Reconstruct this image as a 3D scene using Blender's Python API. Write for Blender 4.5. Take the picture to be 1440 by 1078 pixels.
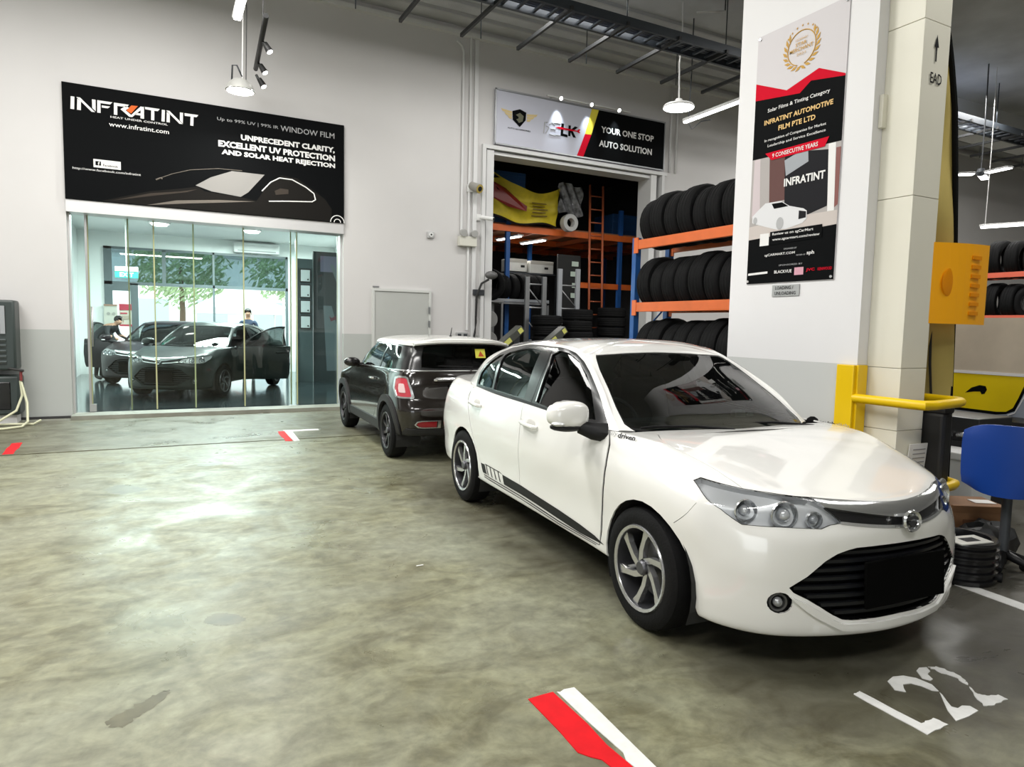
import bpy, bmesh, math, random
import numpy as np
from math import sin, cos, pi, radians, atan2, hypot
from mathutils import Vector, Matrix, Euler
from mathutils.geometry import delaunay_2d_cdt
random.seed(7)
SC = bpy.context.scene
COL = SC.collection
for _o in list(bpy.data.objects): bpy.data.objects.remove(_o)
# ---------------------------------------------------------------- camera
cam = bpy.data.cameras.new('camera'); cam_ob = bpy.data.objects.new('camera', cam); COL.objects.link(cam_ob)
cam.sensor_width = 36; cam.lens = 36*950/1440; cam.clip_start = .05; cam.clip_end = 300
_p, _r, _y = radians(4.7903), radians(1.2129), radians(27.7370)
_f = Vector((sin(_y)*cos(_p), cos(_y)*cos(_p), -sin(_p))); _rt = Vector((cos(_y), -sin(_y), 0)); _up = _rt.cross(_f)
_r2 = cos(_r)*_rt + sin(_r)*_up; _u2 = -sin(_r)*_rt + cos(_r)*_up
cam_ob.matrix_world = Matrix(((_r2.x, _u2.x, -_f.x, 0), (_r2.y, _u2.y, -_f.y, 0), (_r2.z, _u2.z, -_f.z, 1.48), (0, 0, 0, 1)))
SC.camera = cam_ob
# ---------------------------------------------------------------- daylight, added hall fill lights, exposure
W = bpy.data.worlds.new('sky'); SC.world = W; W.use_nodes = True
_bg = W.node_tree.nodes['Background']; _bg.inputs[0].default_value = (.93, .98, 1, 1); _bg.inputs[1].default_value = 3.6
SC.view_settings.view_transform = 'Standard'; SC.view_settings.look = 'None'
SC.view_settings.exposure = -.05; SC.view_settings.gamma = 1; SC.view_settings.use_curve_mapping = False
def area(name, loc, rot, sx, sy, power, col=(1, 1, 1)):
    l = bpy.data.lights.new(name, 'AREA'); l.shape = 'RECTANGLE'; l.size = sx; l.size_y = sy; l.energy = power; l.color = col
    o = bpy.data.objects.new(name, l); COL.objects.link(o); o.location = loc; o.rotation_euler = rot; return o
for _x, _yy, _w in ((-3.6, 8.0, 215), (.2, 8.6, 215), (-3.6, 4.0, 270), (-.2, 5.2, 270), (-3.2, -.6, 200), (-.4, -2.6, 200), (5.6, 9.0, 150), (6.2, 1.2, 150), (10.5, 6.5, 260), (15, 8.6, 330), (18, 5, 300)):
    area('hall_fill', (_x, _yy, 6.3), (0, 0, 0), 2.6, .9, _w, (1, .985, .95))  # added area lights without fittings, set out to shape shadows and brighten the hall
area('showroom_light', (.2, 15.5, 3.55), (0, 0, 0), 2.4, .5, 420, (.88, 1, .96))
area('showroom_light', (2.2, 18.5, 3.55), (0, 0, 0), 2.4, .5, 380, (.88, 1, .96))
SC.cycles.max_bounces = 10; SC.cycles.transparent_max_bounces = 24; SC.cycles.glossy_bounces = 5; SC.cycles.caustics_reflective = False; SC.cycles.caustics_refractive = False
SC.cycles.sample_clamp_indirect = 6
# ---------------------------------------------------------------- materials
MATS = {}
def mat(name, col, rough=.5, metal=0, coat=0, noise=0, nscale=6, bump=0, bscale=60, emit=0, spec=.5, alpha=1, col2=None, stretch=None):
    if name in MATS: return MATS[name]
    m = bpy.data.materials.new(name); m.use_nodes = True; nt = m.node_tree; b = nt.nodes['Principled BSDF']
    c = (*col, 1); b.inputs['Base Color'].default_value = c; b.inputs['Roughness'].default_value = rough; b.inputs['Metallic'].default_value = metal
    b.inputs['Coat Weight'].default_value = coat; b.inputs['Coat Roughness'].default_value = .04; b.inputs['Specular IOR Level'].default_value = spec
    if emit: b.inputs['Emission Color'].default_value = c; b.inputs['Emission Strength'].default_value = emit
    if noise or bump:
        tc = nt.nodes.new('ShaderNodeTexCoord'); mp = nt.nodes.new('ShaderNodeMapping'); nt.links.new(tc.outputs['Object'], mp.inputs[0])
        if stretch: mp.inputs['Scale'].default_value = stretch
    if noise:
        n = nt.nodes.new('ShaderNodeTexNoise'); n.inputs['Scale'].default_value = nscale; n.inputs['Detail'].default_value = 5; nt.links.new(mp.outputs[0], n.inputs[0])
        x = nt.nodes.new('ShaderNodeMix'); x.data_type = 'RGBA'; x.inputs[6].default_value = c
        x.inputs[7].default_value = (*(col2 or tuple(max(0, k*(1-noise)) for k in col)), 1)
        r = nt.nodes.new('ShaderNodeMapRange'); r.inputs[1].default_value = .35; r.inputs[2].default_value = .7; nt.links.new(n.outputs[0], r.inputs[0])
        nt.links.new(r.outputs[0], x.inputs[0]); nt.links.new(x.outputs[2], b.inputs['Base Color'])
    if bump:
        n = nt.nodes.new('ShaderNodeTexNoise'); n.inputs['Scale'].default_value = bscale; n.inputs['Detail'].default_value = 3; nt.links.new(mp.outputs[0], n.inputs[0])
        bp = nt.nodes.new('ShaderNodeBump'); bp.inputs['Strength'].default_value = bump; bp.inputs['Distance'].default_value = .02
        nt.links.new(n.outputs[0], bp.inputs['Height']); nt.links.new(bp.outputs[0], b.inputs['Normal'])
    MATS[name] = m; return m
def glass(name, tint, ior=1.5, rough=0.0, refl=1.0):
    """thin pane: tinted see-through sheet with a Fresnel mirror on it"""
    if name in MATS: return MATS[name]
    m = bpy.data.materials.new(name); m.use_nodes = True; nt = m.node_tree; nt.nodes.remove(nt.nodes['Principled BSDF']); out = nt.nodes['Material Output']
    t = nt.nodes.new('ShaderNodeBsdfTransparent'); t.inputs[0].default_value = (*tint, 1)
    g = nt.nodes.new('ShaderNodeBsdfGlossy'); g.inputs['Roughness'].default_value = rough; g.inputs[0].default_value = (refl, refl, refl, 1)
    fr = nt.nodes.new('ShaderNodeFresnel'); fr.inputs[0].default_value = ior; x = nt.nodes.new('ShaderNodeMixShader')
    nt.links.new(fr.outputs[0], x.inputs[0]); nt.links.new(t.outputs[0], x.inputs[1]); nt.links.new(g.outputs[0], x.inputs[2]); nt.links.new(x.outputs[0], out.inputs[0])
    MATS[name] = m; return m
WHITE = mat('white_paint', (.80, .80, .795), .55, noise=.05, nscale=1.5)
BLACKP = mat('black_plastic', (.008, .008, .009), .5, spec=.3)
RUBBER = mat('tyre_rubber', (.005, .005, .0055), .75, spec=.2, noise=.4, nscale=9, bump=.15, bscale=90)
STEEL = mat('grey_steel', (.36, .37, .38), .38, .7)
CHROME = mat('chrome', (.84, .85, .86), .16, .9)
ORANGE = mat('orange_beam', (.80, .16, .03), .42, noise=.15, nscale=4)
BLUE = mat('blue_steel', (.02, .10, .33), .4)
YELLOW = mat('yellow_paint', (.86, .56, .0), .4, noise=.06, nscale=3)
DARK = mat('dark_cavity', (.006, .006, .006), .8)
DGREY = mat('dark_grey_steel', (.045, .05, .056), .5, .2)
CABLE = mat('black_cable', (.02, .02, .02), .5)
WIRE = mat('white_cable', (.75, .75, .74), .5)
LAMP = mat('lamp_glow', (1, .99, .96), .5, emit=9)
TUBE = mat('tube_glow', (1, 1, .98), .5, emit=7)
# ---------------------------------------------------------------- objects, names, labels
def clean(n): return n
def put(name, me, m, parent=None, smooth=None):
    o = bpy.data.objects.new(name, me); COL.objects.link(o)
    if m is not None and not me.materials: me.materials.append(m)
    if parent: o.parent = parent
    return o
def tag(o, label=None, cat=None, group=None, kind=None):
    if label: o['label'] = label
    if cat: o['category'] = cat
    if group: o['group'] = group
    if kind: o['kind'] = kind
    return o
def thing(name, label, cat, loc=(0, 0, 0), rz=0, group=None, sc=1):
    o = bpy.data.objects.new(name, None); COL.objects.link(o); o.location = loc; o.rotation_euler = (0, 0, rz); o.scale = (sc,)*3
    o.empty_display_size = .1
    return tag(o, label, cat, group)
def kids(o): return [c for c in bpy.data.objects if c.parent == o]
def dup(root, loc=None, rz=None, label=None, group=None, swap=None):
    ch = {}
    for c in bpy.data.objects:
        if c.parent: ch.setdefault(c.parent.name, []).append(c)
    def cp(o, par):
        c = o.copy(); COL.objects.link(c)
        if par: c.parent = par
        if swap and c.type == 'MESH':
            for sl in c.material_slots:
                if sl.material and sl.material.name in swap:
                    nm = swap[sl.material.name]; sl.link = 'OBJECT'; sl.material = nm
        for k in ch.get(o.name, ()): cp(k, c)
        return c
    r = cp(root, None)
    if loc is not None: r.location = loc
    if rz is not None: r.rotation_euler = (0, 0, rz)
    if label: r['label'] = label
    if group: r['group'] = group
    return r
class MB:
    """collects solids; build() links them as ONE mesh object"""
    def __init__(s): s.bm = bmesh.new()
    def add(s, vs, fs, smooth=False):
        v = [s.bm.verts.new(p) for p in vs]
        for i_, f in enumerate(fs):
            try: q = s.bm.faces.new([v[i] for i in f]); q.smooth = smooth[i_] if isinstance(smooth, list) else smooth
            except ValueError: pass
        return v
    def box(s, c, d, rot=None, bev=0, seg=2):
        t = bmesh.new(); bmesh.ops.create_cube(t, size=1)
        for v in t.verts: v.co = Vector((v.co.x*d[0], v.co.y*d[1], v.co.z*d[2]))
        if bev: bmesh.ops.bevel(t, geom=list(t.edges), offset=bev, segments=seg, affect='EDGES', profile=.5)
        R = Euler(rot).to_matrix() if rot is not None and len(rot) == 3 and not isinstance(rot, Matrix) else (rot or Matrix.Identity(3))
        t.verts.index_update(); big = set(f.index for f in sorted(t.faces, key=lambda f: -f.calc_area())[:6])
        t.faces.index_update(); big = set(f.index for f in sorted(t.faces, key=lambda f: -f.calc_area())[:6])
        s.add([R @ v.co + Vector(c) for v in t.verts], [[v.index for v in f.verts] for f in t.faces], [bool(bev) and f.index not in big for f in t.faces]); t.free(); return s
    def bx(s, x0, x1, y0, y1, z0, z1, bev=0): return s.box(((x0+x1)/2, (y0+y1)/2, (z0+z1)/2), (abs(x1-x0), abs(y1-y0), abs(z1-z0)), None, bev)
    def tube(s, pts, r, n=8, cap=True, closed=False):
        pts = [Vector(p) for p in pts]; rs = r if isinstance(r, (list, tuple)) else [r]*len(pts); N = len(pts); rings = []
        up = None
        for i, p in enumerate(pts):
            a = pts[(i+1) % N] if (i < N-1 or closed) else p; b = pts[i-1] if (i > 0 or closed) else p
            d = (a-b).normalized()
            if up is None: up = d.orthogonal().normalized()
            up = (up - d*up.dot(d)); up = up.normalized() if up.length > 1e-6 else d.orthogonal().normalized()
            w = d.cross(up)
            rings.append([s.bm.verts.new(p+(up*cos(2*pi*k/n)+w*sin(2*pi*k/n))*rs[i]) for k in range(n)])
        for i in range(N if closed else N-1):
            A, B = rings[i], rings[(i+1) % N]
            for k in range(n):
                f = s.bm.faces.new([A[k], A[(k+1) % n], B[(k+1) % n], B[k]]); f.smooth = n > 5
        if cap and not closed:
            s.bm.faces.new(rings[0][::-1]); s.bm.faces.new(rings[-1])
        return s
    def cyl(s, p0, p1, r, n=16, r2=None): return s.tube([p0, p1], [r, r if r2 is None else r2], n)
    def lathe(s, prof, n=32, M=None, a0=0, a1=2*pi):
        """prof: (radius, height) pairs turned about local z"""
        M = M or Matrix.Identity(4); full = abs(a1-a0-2*pi) < 1e-6; k = n if full else n+1
        rings = [[s.bm.verts.new(M @ Vector((r*cos(a0+(a1-a0)*i/n), r*sin(a0+(a1-a0)*i/n), h))) for i in range(k)] for r, h in prof]
        for A, B in zip(rings, rings[1:]):
            for i in range(n):
                try: f = s.bm.faces.new([A[i], A[(i+1) % k], B[(i+1) % k], B[i]]); f.smooth = True
                except ValueError: pass
        return s
    def prism(s, poly, h, M=None):
        """poly in local xy, thickness h along local z"""
        M = M or Matrix.Identity(4); n = len(poly)
        v = [M @ Vector((x, y, 0)) for x, y in poly] + [M @ Vector((x, y, h)) for x, y in poly]
        s.add(v, [list(range(n))[::-1], list(range(n, 2*n))]+[[i, (i+1) % n, n+(i+1) % n, n+i] for i in range(n)]); return s
    def ball(s, c, r, n=12, M=None):
        t = bmesh.new(); bmesh.ops.create_uvsphere(t, u_segments=n, v_segments=max(6, n//2), radius=1); rr = r if hasattr(r, '__len__') else (r,)*3
        t.verts.index_update(); R = M or Matrix.Identity(3)
        s.add([Vector(c)+R @ Vector((v.co.x*rr[0], v.co.y*rr[1], v.co.z*rr[2])) for v in t.verts], [[v.index for v in f.verts] for f in t.faces], True); t.free(); return s
    def build(s, name, m, parent=None, sharp=35):
        bmesh.ops.recalc_face_normals(s.bm, faces=s.bm.faces)
        for e in s.bm.edges:
            if len(e.link_faces) == 2 and e.calc_face_angle(0) > radians(sharp): e.smooth = False
        me = bpy.data.meshes.new(name); s.bm.to_mesh(me); s.bm.free(); return put(name, me, m, parent)
def frame(o, x, y):
    """4x4 placing local xy on a plane: origin o, axes x, y"""
    x = Vector(x).normalized(); y = Vector(y); y = (y-x*y.dot(x)).normalized(); z = x.cross(y)
    return Matrix(((x.x, y.x, z.x, o[0]), (x.y, y.y, z.y, o[1]), (x.z, y.z, z.z, o[2]), (0, 0, 0, 1)))
def text(s, x, y, w, h, M, m, parent=None, name='lettering', bold=0, align='L', shear=0, depth=.004, lift=.003):
    """flat lettering whose box sits at (x, y) on plane M, w wide (None = natural) and h high"""
    c = bpy.data.curves.new('t', 'FONT'); c.body = s; c.offset = bold; c.shear = shear; c.resolution_u = 2
    o = bpy.data.objects.new('t', c); COL.objects.link(o); dg = bpy.context.evaluated_depsgraph_get()
    me = bpy.data.meshes.new_from_object(o.evaluated_get(dg)); bpy.data.objects.remove(o); bpy.data.curves.remove(c)
    P = np.array([v.co[:] for v in me.vertices]); lo, hi = P.min(0), P.max(0); sy = h/(hi[1]-lo[1]); sx = w/(hi[0]-lo[0]) if w else sy
    wid = (hi[0]-lo[0])*sx; x0 = x-(wid if align == 'R' else wid/2 if align == 'C' else 0)
    for v in me.vertices: v.co = M @ Vector(((v.co.x-lo[0])*sx+x0, (v.co.y-lo[1])*sy+y, lift))
    me.name = name; return put(name, me, m, parent)
def poly(pts, M, m, parent=None, name='print', lift=.002, h=0):
    b = MB()
    if h: b.prism(pts, h, M @ Matrix.Translation((0, 0, lift)))
    else: b.add([M @ Vector((x, y, lift)) for x, y in pts], [list(range(len(pts)))])
    return b.build(name, m, parent)
def struct(b, name, m, parent=None):
    o = b.build(name, m, parent) if isinstance(b, MB) else b
    if not parent: o['kind'] = 'structure'
    return o
class Surf:
    """Smooth sheet through rows of 3-D knots: u runs along a row, v from row to row."""
    def __init__(s, rows, sym=True):
        P = np.array(rows, float)
        s.nv, s.nu = P.shape[0], P.shape[1]
        s.P = P
        if sym:                                   # mirror one knot past the centre plane at both ends of u
            a = P[:, 1:2].copy(); a[..., 1] *= -1
            b = P[:, -2:-1].copy(); b[..., 1] *= -1
            P = np.concatenate([a, P, b], 1); s.off = 1
        else: s.off = 0
        s.Q = P; s.T = s.tang(P, 1)
        s.grid = None
    @staticmethod
    def tang(P, ax):
        P = np.moveaxis(P, ax, 0); d = P[1:] - P[:-1]; T = np.zeros_like(P)
        T[0], T[-1] = d[0], d[-1]
        a, b = d[:-1], d[1:]
        m = .5*(a+b); lim = 3*np.minimum(abs(a), abs(b))
        T[1:-1] = np.where(a*b > 0, np.sign(m)*np.minimum(abs(m), lim), 0)
        return np.moveaxis(T, 0, ax)
    @staticmethod
    def her(t): return (2*t**3-3*t*t+1, t**3-2*t*t+t, -2*t**3+3*t*t, t**3-t*t)
    def ev(s, u, v):
        u = np.clip(np.asarray(u, float), 0, s.nu-1) + s.off; v = np.clip(np.asarray(v, float), 0, s.nv-1)
        i = np.minimum(u.astype(int), s.Q.shape[1]-2); h = [q[None, :, None] for q in s.her(u-i)]
        R = h[0]*s.Q[:, i]+h[1]*s.T[:, i]+h[2]*s.Q[:, i+1]+h[3]*s.T[:, i+1]
        T = s.tang(R, 0); j = np.minimum(v.astype(int), s.nv-2); k = np.arange(len(u)); h = [q[:, None] for q in s.her(v-j)]
        return h[0]*R[j, k]+h[1]*T[j, k]+h[2]*R[j+1, k]+h[3]*T[j+1, k]
    def nrm(s, u, v, e=.02):
        u = np.clip(np.asarray(u, float), e, s.nu-1-e) ; v = np.clip(np.asarray(v, float), e, s.nv-1-e)
        n = np.cross(s.ev(u+e, v)-s.ev(u-e, v), s.ev(u, v+e)-s.ev(u, v-e))
        return n/np.maximum(np.linalg.norm(n, axis=1), 1e-9)[:, None]
    def inv(s, pts, ax, box=None, F=None):
        """(u, v) of points given by two coordinates (ax, e.g. (0, 2) for a side view), within a (u0,u1,v0,v1) box"""
        u0, u1, v0, v1 = box or (0, s.nu-1, 0, s.nv-1)
        F = F or (lambda p: p[:, list(ax)])
        gu, gv = np.meshgrid(np.linspace(u0, u1, int((u1-u0)*14)+2), np.linspace(v0, v1, int((v1-v0)*14)+2))
        gu, gv = gu.ravel(), gv.ravel(); G = F(s.ev(gu, gv)); q = np.array(pts, float)
        k = ((G[None]-q[:, None])**2).sum(2).argmin(1); u, v = gu[k].copy(), gv[k].copy(); e = 1e-3
        for _ in range(25):
            r = F(s.ev(u, v))-q
            a = (F(s.ev(u+e, v))-F(s.ev(u-e, v)))/(2*e); b = (F(s.ev(u, v+e))-F(s.ev(u, v-e)))/(2*e)
            A = (a*a).sum(1)+1e-9; B = (a*b).sum(1); C = (b*b).sum(1)+1e-9; ra = (r*a).sum(1); rb = (r*b).sum(1); D = A*C-B*B+1e-9*A*C
            u = np.clip(u-.7*np.clip((C*ra-B*rb)/D, -.3, .3), u0, u1); v = np.clip(v-.7*np.clip((A*rb-B*ra)/D, -.3, .3), v0, v1)
        return np.stack([u, v], 1)
def sedan_lower():
    # knots: 0 rear centre .. 4 behind rear wheel, 5 rear axle, 6,7,8 sill, 9 front axle, 10, 11 corner, 12, 13, 14 front centre
    XS = [-3.58,-3.555,-3.46,-3.28,-3.05,-2.61,-2.05,-1.35,-.60,0,.32,.50,.665,.765,.80]
    YS = [0,-.36,-.64,-.775,-.82,-.838,-.838,-.835,-.838,-.843,-.815,-.745,-.57,-.29,0]
    def ring(dx_r, dx_f, dy, z):
        r = []
        for k in range(15):
            x = XS[k]; y = YS[k]
            t = max(0, (-2.61-x)/.9); f = max(0, x/.8)
            r.append((x + dx_r*min(1, t*1.4) + dx_f*min(1, f*1.3), y + dy*(abs(y)/.84), z[k]))
        return r
    R = []
    R.append(ring(.20,-.16,.16,[.32,.32,.31,.29,.28,.27,.265,.265,.265,.25,.235,.215,.20,.20,.20]))
    R.append(ring(.06,-.05,.035,[.30,.30,.295,.285,.275,.265,.26,.26,.26,.245,.215,.19,.18,.18,.18]))
    R.append(ring(.01,-.02,.012,[.36,.36,.35,.345,.34,.335,.33,.33,.325,.32,.30,.275,.26,.255,.255]))
    R.append(ring(-.0,-.02,.006,[.48,.48,.48,.48,.48,.48,.48,.48,.48,.48,.46,.44,.43,.42,.42]))
    R.append(ring(-.01,-.005,-.006,[.62,.62,.62,.63,.64,.65,.66,.655,.65,.635,.61,.595,.59,.59,.59]))
    R.append(ring(.03,-.02,.006,[.80,.80,.81,.82,.825,.825,.815,.805,.79,.765,.73,.71,.69,.675,.67]))
    for j, q in ((4, ((11,.455),(12,.625),(13,.752),(14,.79))), (5, ((10,.29),(11,.43),(12,.585),(13,.735),(14,.785)))):
        for k, x in q: R[j][k] = (x,)+R[j][k][1:]
    XB = [-3.52,-3.50,-3.42,-3.27,-3.04,-2.66,-2.05,-1.35,-.60,-.05,.25,.42,.585,.70,.735]
    YB = [0,-.34,-.58,-.68,-.715,-.75,-.785,-.795,-.788,-.745,-.685,-.625,-.50,-.26,0]
    ZB = [1.005,1.005,.995,.985,.98,.985,.968,.955,.930,.902,.838,.797,.768,.752,.75]
    R.append([(XB[k],YB[k],ZB[k]) for k in range(15)])
    XC = [-3.45,-3.43,-3.37,-3.25,-3.04,-2.66,-2.05,-1.35,-.60,-.12,.16,.31,.46,.585,.63]
    YC = [0,-.30,-.50,-.59,-.61,-.66,-.74,-.75,-.74,-.66,-.575,-.52,-.42,-.215,0]
    ZC = [1.022,1.022,1.014,1.008,1.005,.998,.970,.956,.932,.925,.880,.846,.812,.784,.776]
    R.append([(XC[k],YC[k],ZC[k]) for k in range(15)])
    XD = [-3.34,-3.33,-3.29,-3.2,-3.04,-2.70,-2.05,-1.35,-.60,-.20,.02,.14,.25,.33,.36]
    YD = [0,-.16,-.27,-.31,-.33,-.40,-.60,-.60,-.60,-.36,-.30,-.27,-.22,-.115,0]
    ZD = [1.032,1.032,1.026,1.022,1.02,1.005,.972,.958,.934,.930,.908,.889,.868,.849,.842]
    R.append([(XD[k],YD[k],ZD[k]) for k in range(15)])
    XE = [-3.15,-3.14,-3.1,-3.06,-3.0,-2.75,-2.05,-1.35,-.60,-.22,-.09,-.02,.06,.12,.14]
    ZE = [1.036,1.036,1.034,1.03,1.025,1.005,.972,.958,.934,.928,.921,.914,.904,.894,.890]
    R.append([(XE[k],0,ZE[k]) for k in range(15)])
    return R
def sedan_upper():
    # knots: 0 rear-glass centre, 1, 2 rear-glass corner, 3 C pillar, 4,5,6,7 side glass, 8 A-pillar foot, 9 screen corner, 10, 11 screen centre
    base = [(-3.10,0,1.00),(-3.08,-.36,1.00),(-3.02,-.60,.985),(-2.82,-.695,.98),(-2.40,-.755,.97),(-1.85,-.778,.965),(-1.30,-.785,.945),(-.80,-.775,.925),(-.47,-.715,.915),(-.41,-.665,.922),(-.29,-.40,.908),(-.254,0,.905)]
    mid  = [(-2.90,0,1.20),(-2.88,-.34,1.20),(-2.82,-.525,1.20),(-2.62,-.61,1.195),(-2.27,-.68,1.18),(-1.80,-.70,1.18),(-1.30,-.704,1.175),(-.90,-.692,1.14),(-.645,-.655,1.09),(-.69,-.60,1.11),(-.61,-.34,1.13),(-.595,0,1.135)]
    top  = [(-2.55,0,1.345),(-2.53,-.31,1.342),(-2.47,-.46,1.322),(-2.36,-.545,1.303),(-2.10,-.59,1.315),(-1.72,-.605,1.352),(-1.36,-.603,1.357),(-1.15,-.575,1.333),(-1.03,-.55,1.300),(-1.02,-.505,1.306),(-1.065,-.29,1.324),(-1.085,0,1.330)]
    sh   = [(-2.48,0,1.362),(-2.46,-.29,1.360),(-2.41,-.42,1.344),(-2.30,-.505,1.330),(-2.07,-.545,1.343),(-1.72,-.558,1.376),(-1.38,-.553,1.373),(-1.18,-.53,1.351),(-1.08,-.505,1.320),(-1.06,-.47,1.323),(-1.10,-.28,1.340),(-1.125,0,1.345)]
    m    = [(-2.28,0,1.386),(-2.27,-.17,1.384),(-2.22,-.26,1.379),(-2.15,-.31,1.376),(-2.02,-.335,1.384),(-1.72,-.345,1.402),(-1.39,-.345,1.402),(-1.24,-.335,1.386),(-1.19,-.31,1.372),(-1.18,-.28,1.370),(-1.21,-.17,1.376),(-1.225,0,1.378)]
    sp   = [(-2.05,0,1.400),(-2.04,0,1.401),(-2.02,0,1.402),(-1.98,0,1.404),(-1.9,0,1.407),(-1.7,0,1.413),(-1.5,0,1.413),(-1.39,0,1.408),(-1.36,0,1.403),(-1.35,0,1.401),(-1.335,0,1.399),(-1.33,0,1.398)]
    return [base,mid,top,sh,m,sp]
# ---------------------------------------------------------------- hall shell
def wallmat(name, zsplit, up, lo, rough=.55):
    m = bpy.data.materials.new(name); m.use_nodes = True; nt = m.node_tree; b = nt.nodes['Principled BSDF']; b.inputs['Roughness'].default_value = rough
    g = nt.nodes.new('ShaderNodeNewGeometry'); sx = nt.nodes.new('ShaderNodeSeparateXYZ'); nt.links.new(g.outputs['Position'], sx.inputs[0])
    c = nt.nodes.new('ShaderNodeMath'); c.operation = 'GREATER_THAN'; c.inputs[1].default_value = zsplit; nt.links.new(sx.outputs['Z'], c.inputs[0])
    n = nt.nodes.new('ShaderNodeTexNoise'); n.inputs['Scale'].default_value = .9; n.inputs['Detail'].default_value = 6; nt.links.new(g.outputs['Position'], n.inputs[0])
    x = nt.nodes.new('ShaderNodeMix'); x.data_type = 'RGBA'; x.inputs[6].default_value = (*lo, 1); x.inputs[7].default_value = (*up, 1); nt.links.new(c.outputs[0], x.inputs[0])
    y = nt.nodes.new('ShaderNodeMix'); y.data_type = 'RGBA'; y.blend_type = 'MULTIPLY'; y.inputs[0].default_value = .12; nt.links.new(x.outputs[2], y.inputs[6]); nt.links.new(n.outputs['Fac'], y.inputs[7])
    nt.links.new(y.outputs[2], b.inputs['Base Color']); return m
WALL = wallmat('wall_two_tone', 1.30, (.655, .64, .634), (.47, .49, .472))
COLM = wallmat('column_two_tone', 1.268, (.82, .81, .82), (.60, .61, .60))
def floormat():
    m = bpy.data.materials.new('sealed_concrete'); m.use_nodes = True; nt = m.node_tree; b = nt.nodes['Principled BSDF']; L = nt.links
    g = nt.nodes.new('ShaderNodeNewGeometry')
    def noise(sc, det, dist=0, stretch=None):
        mp = nt.nodes.new('ShaderNodeMapping'); L.new(g.outputs['Position'], mp.inputs[0]); mp.inputs['Scale'].default_value = stretch or (1, 1, 1)
        n = nt.nodes.new('ShaderNodeTexNoise'); n.inputs['Scale'].default_value = sc; n.inputs['Detail'].default_value = det; n.inputs['Distortion'].default_value = dist; n.inputs['Roughness'].default_value = .62; L.new(mp.outputs[0], n.inputs[0]); return n.outputs['Fac']
    def ramp(src, a, b_, lo=0, hi=1):
        r = nt.nodes.new('ShaderNodeMapRange'); r.inputs[1].default_value = a; r.inputs[2].default_value = b_; r.inputs[3].default_value = lo; r.inputs[4].default_value = hi; L.new(src, r.inputs[0]); return r.outputs[0]
    def mix(f, a, c, mode='MIX'):
        x = nt.nodes.new('ShaderNodeMix'); x.data_type = 'RGBA'; x.blend_type = mode
        for s, v in ((0, f), (6, a), (7, c)):
            if isinstance(v, tuple): x.inputs[s].default_value = (*v, 1)
            elif isinstance(v, (int, float)): x.inputs[s].default_value = v
            else: L.new(v, x.inputs[s])
        return x.outputs[2]
    big = noise(.75, 5, .8); mid = noise(3.0, 8, .9, (1, 1.5, 1)); fine = noise(14, 6, .3); spot = noise(1.1, 3, .3)
    c = mix(ramp(mid, .36, .66), (.135, .125, .068), (.31, .308, .198)); c = mix(ramp(big, .40, .70, 0, .75), c, (.315, .325, .25)); c = mix(ramp(mid, .62, .74, 0, .55), c, (.085, .068, .032))
    c = mix(ramp(spot, .66, .78, 0, .5), c, (.10, .085, .05)); c = mix(.65, c, mix(ramp(fine, .3, .7), (.42, .42, .42), (1, 1, 1)), 'MULTIPLY')
    # concrete darkened in the bay under and around the car, with a ragged edge
    sx = nt.nodes.new('ShaderNodeSeparateXYZ'); L.new(g.outputs['Position'], sx.inputs[0])
    def mth(op, a, b_):
        n = nt.nodes.new('ShaderNodeMath'); n.operation = op
        for i, v in enumerate((a, b_)):
            if isinstance(v, (int, float)): n.inputs[i].default_value = v
            else: L.new(v, n.inputs[i])
        return n.outputs[0]
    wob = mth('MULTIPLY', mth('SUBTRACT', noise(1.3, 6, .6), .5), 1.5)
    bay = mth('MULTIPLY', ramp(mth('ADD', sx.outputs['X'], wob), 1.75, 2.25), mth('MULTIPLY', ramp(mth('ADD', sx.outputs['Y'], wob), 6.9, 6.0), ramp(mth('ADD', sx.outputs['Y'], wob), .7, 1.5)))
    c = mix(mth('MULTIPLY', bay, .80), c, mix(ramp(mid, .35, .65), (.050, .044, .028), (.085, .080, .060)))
    c = mix(mth('MULTIPLY', mth('MULTIPLY', ramp(mth('ADD', sx.outputs['X'], wob), 2.7, 3.6), ramp(sx.outputs['Y'], 4.5, 3.0)), .6), c, (.115, .11, .10))
    drain = mth('MULTIPLY', ramp(mth('ADD', sx.outputs['Y'], mth('MULTIPLY', wob, .5)), 8.6, 9.0), .8)
    c = mix(drain, c, mix(ramp(mid, .35, .65), (.085, .078, .05), (.155, .15, .11)))
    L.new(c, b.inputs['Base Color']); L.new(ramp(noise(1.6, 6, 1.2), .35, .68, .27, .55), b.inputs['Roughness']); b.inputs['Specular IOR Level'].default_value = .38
    bp = nt.nodes.new('ShaderNodeBump'); bp.inputs['Strength'].default_value = .12; bp.inputs['Distance'].default_value = .004; L.new(fine, bp.inputs['Height']); L.new(bp.outputs[0], b.inputs['Normal'])
    return m
FLOOR = floormat()
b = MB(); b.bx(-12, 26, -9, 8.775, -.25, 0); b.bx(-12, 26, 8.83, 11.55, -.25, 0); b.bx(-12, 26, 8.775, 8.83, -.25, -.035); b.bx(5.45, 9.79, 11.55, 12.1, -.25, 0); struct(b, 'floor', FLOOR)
b = MB(); b.bx(-1.13, 2.87, 11.55, 11.98, -.25, .055); b.bx(-12, -1.13, 11.55, 12.1, -.25, 0); b.bx(2.87, 5.45, 11.55, 12.1, -.25, 0); b.bx(9.79, 26, 11.55, 12.1, -.25, 0); struct(b, 'trim_1', mat('threshold_concrete', (.30, .30, .25), .5, noise=.3, nscale=3))
YW = 11.8
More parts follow.
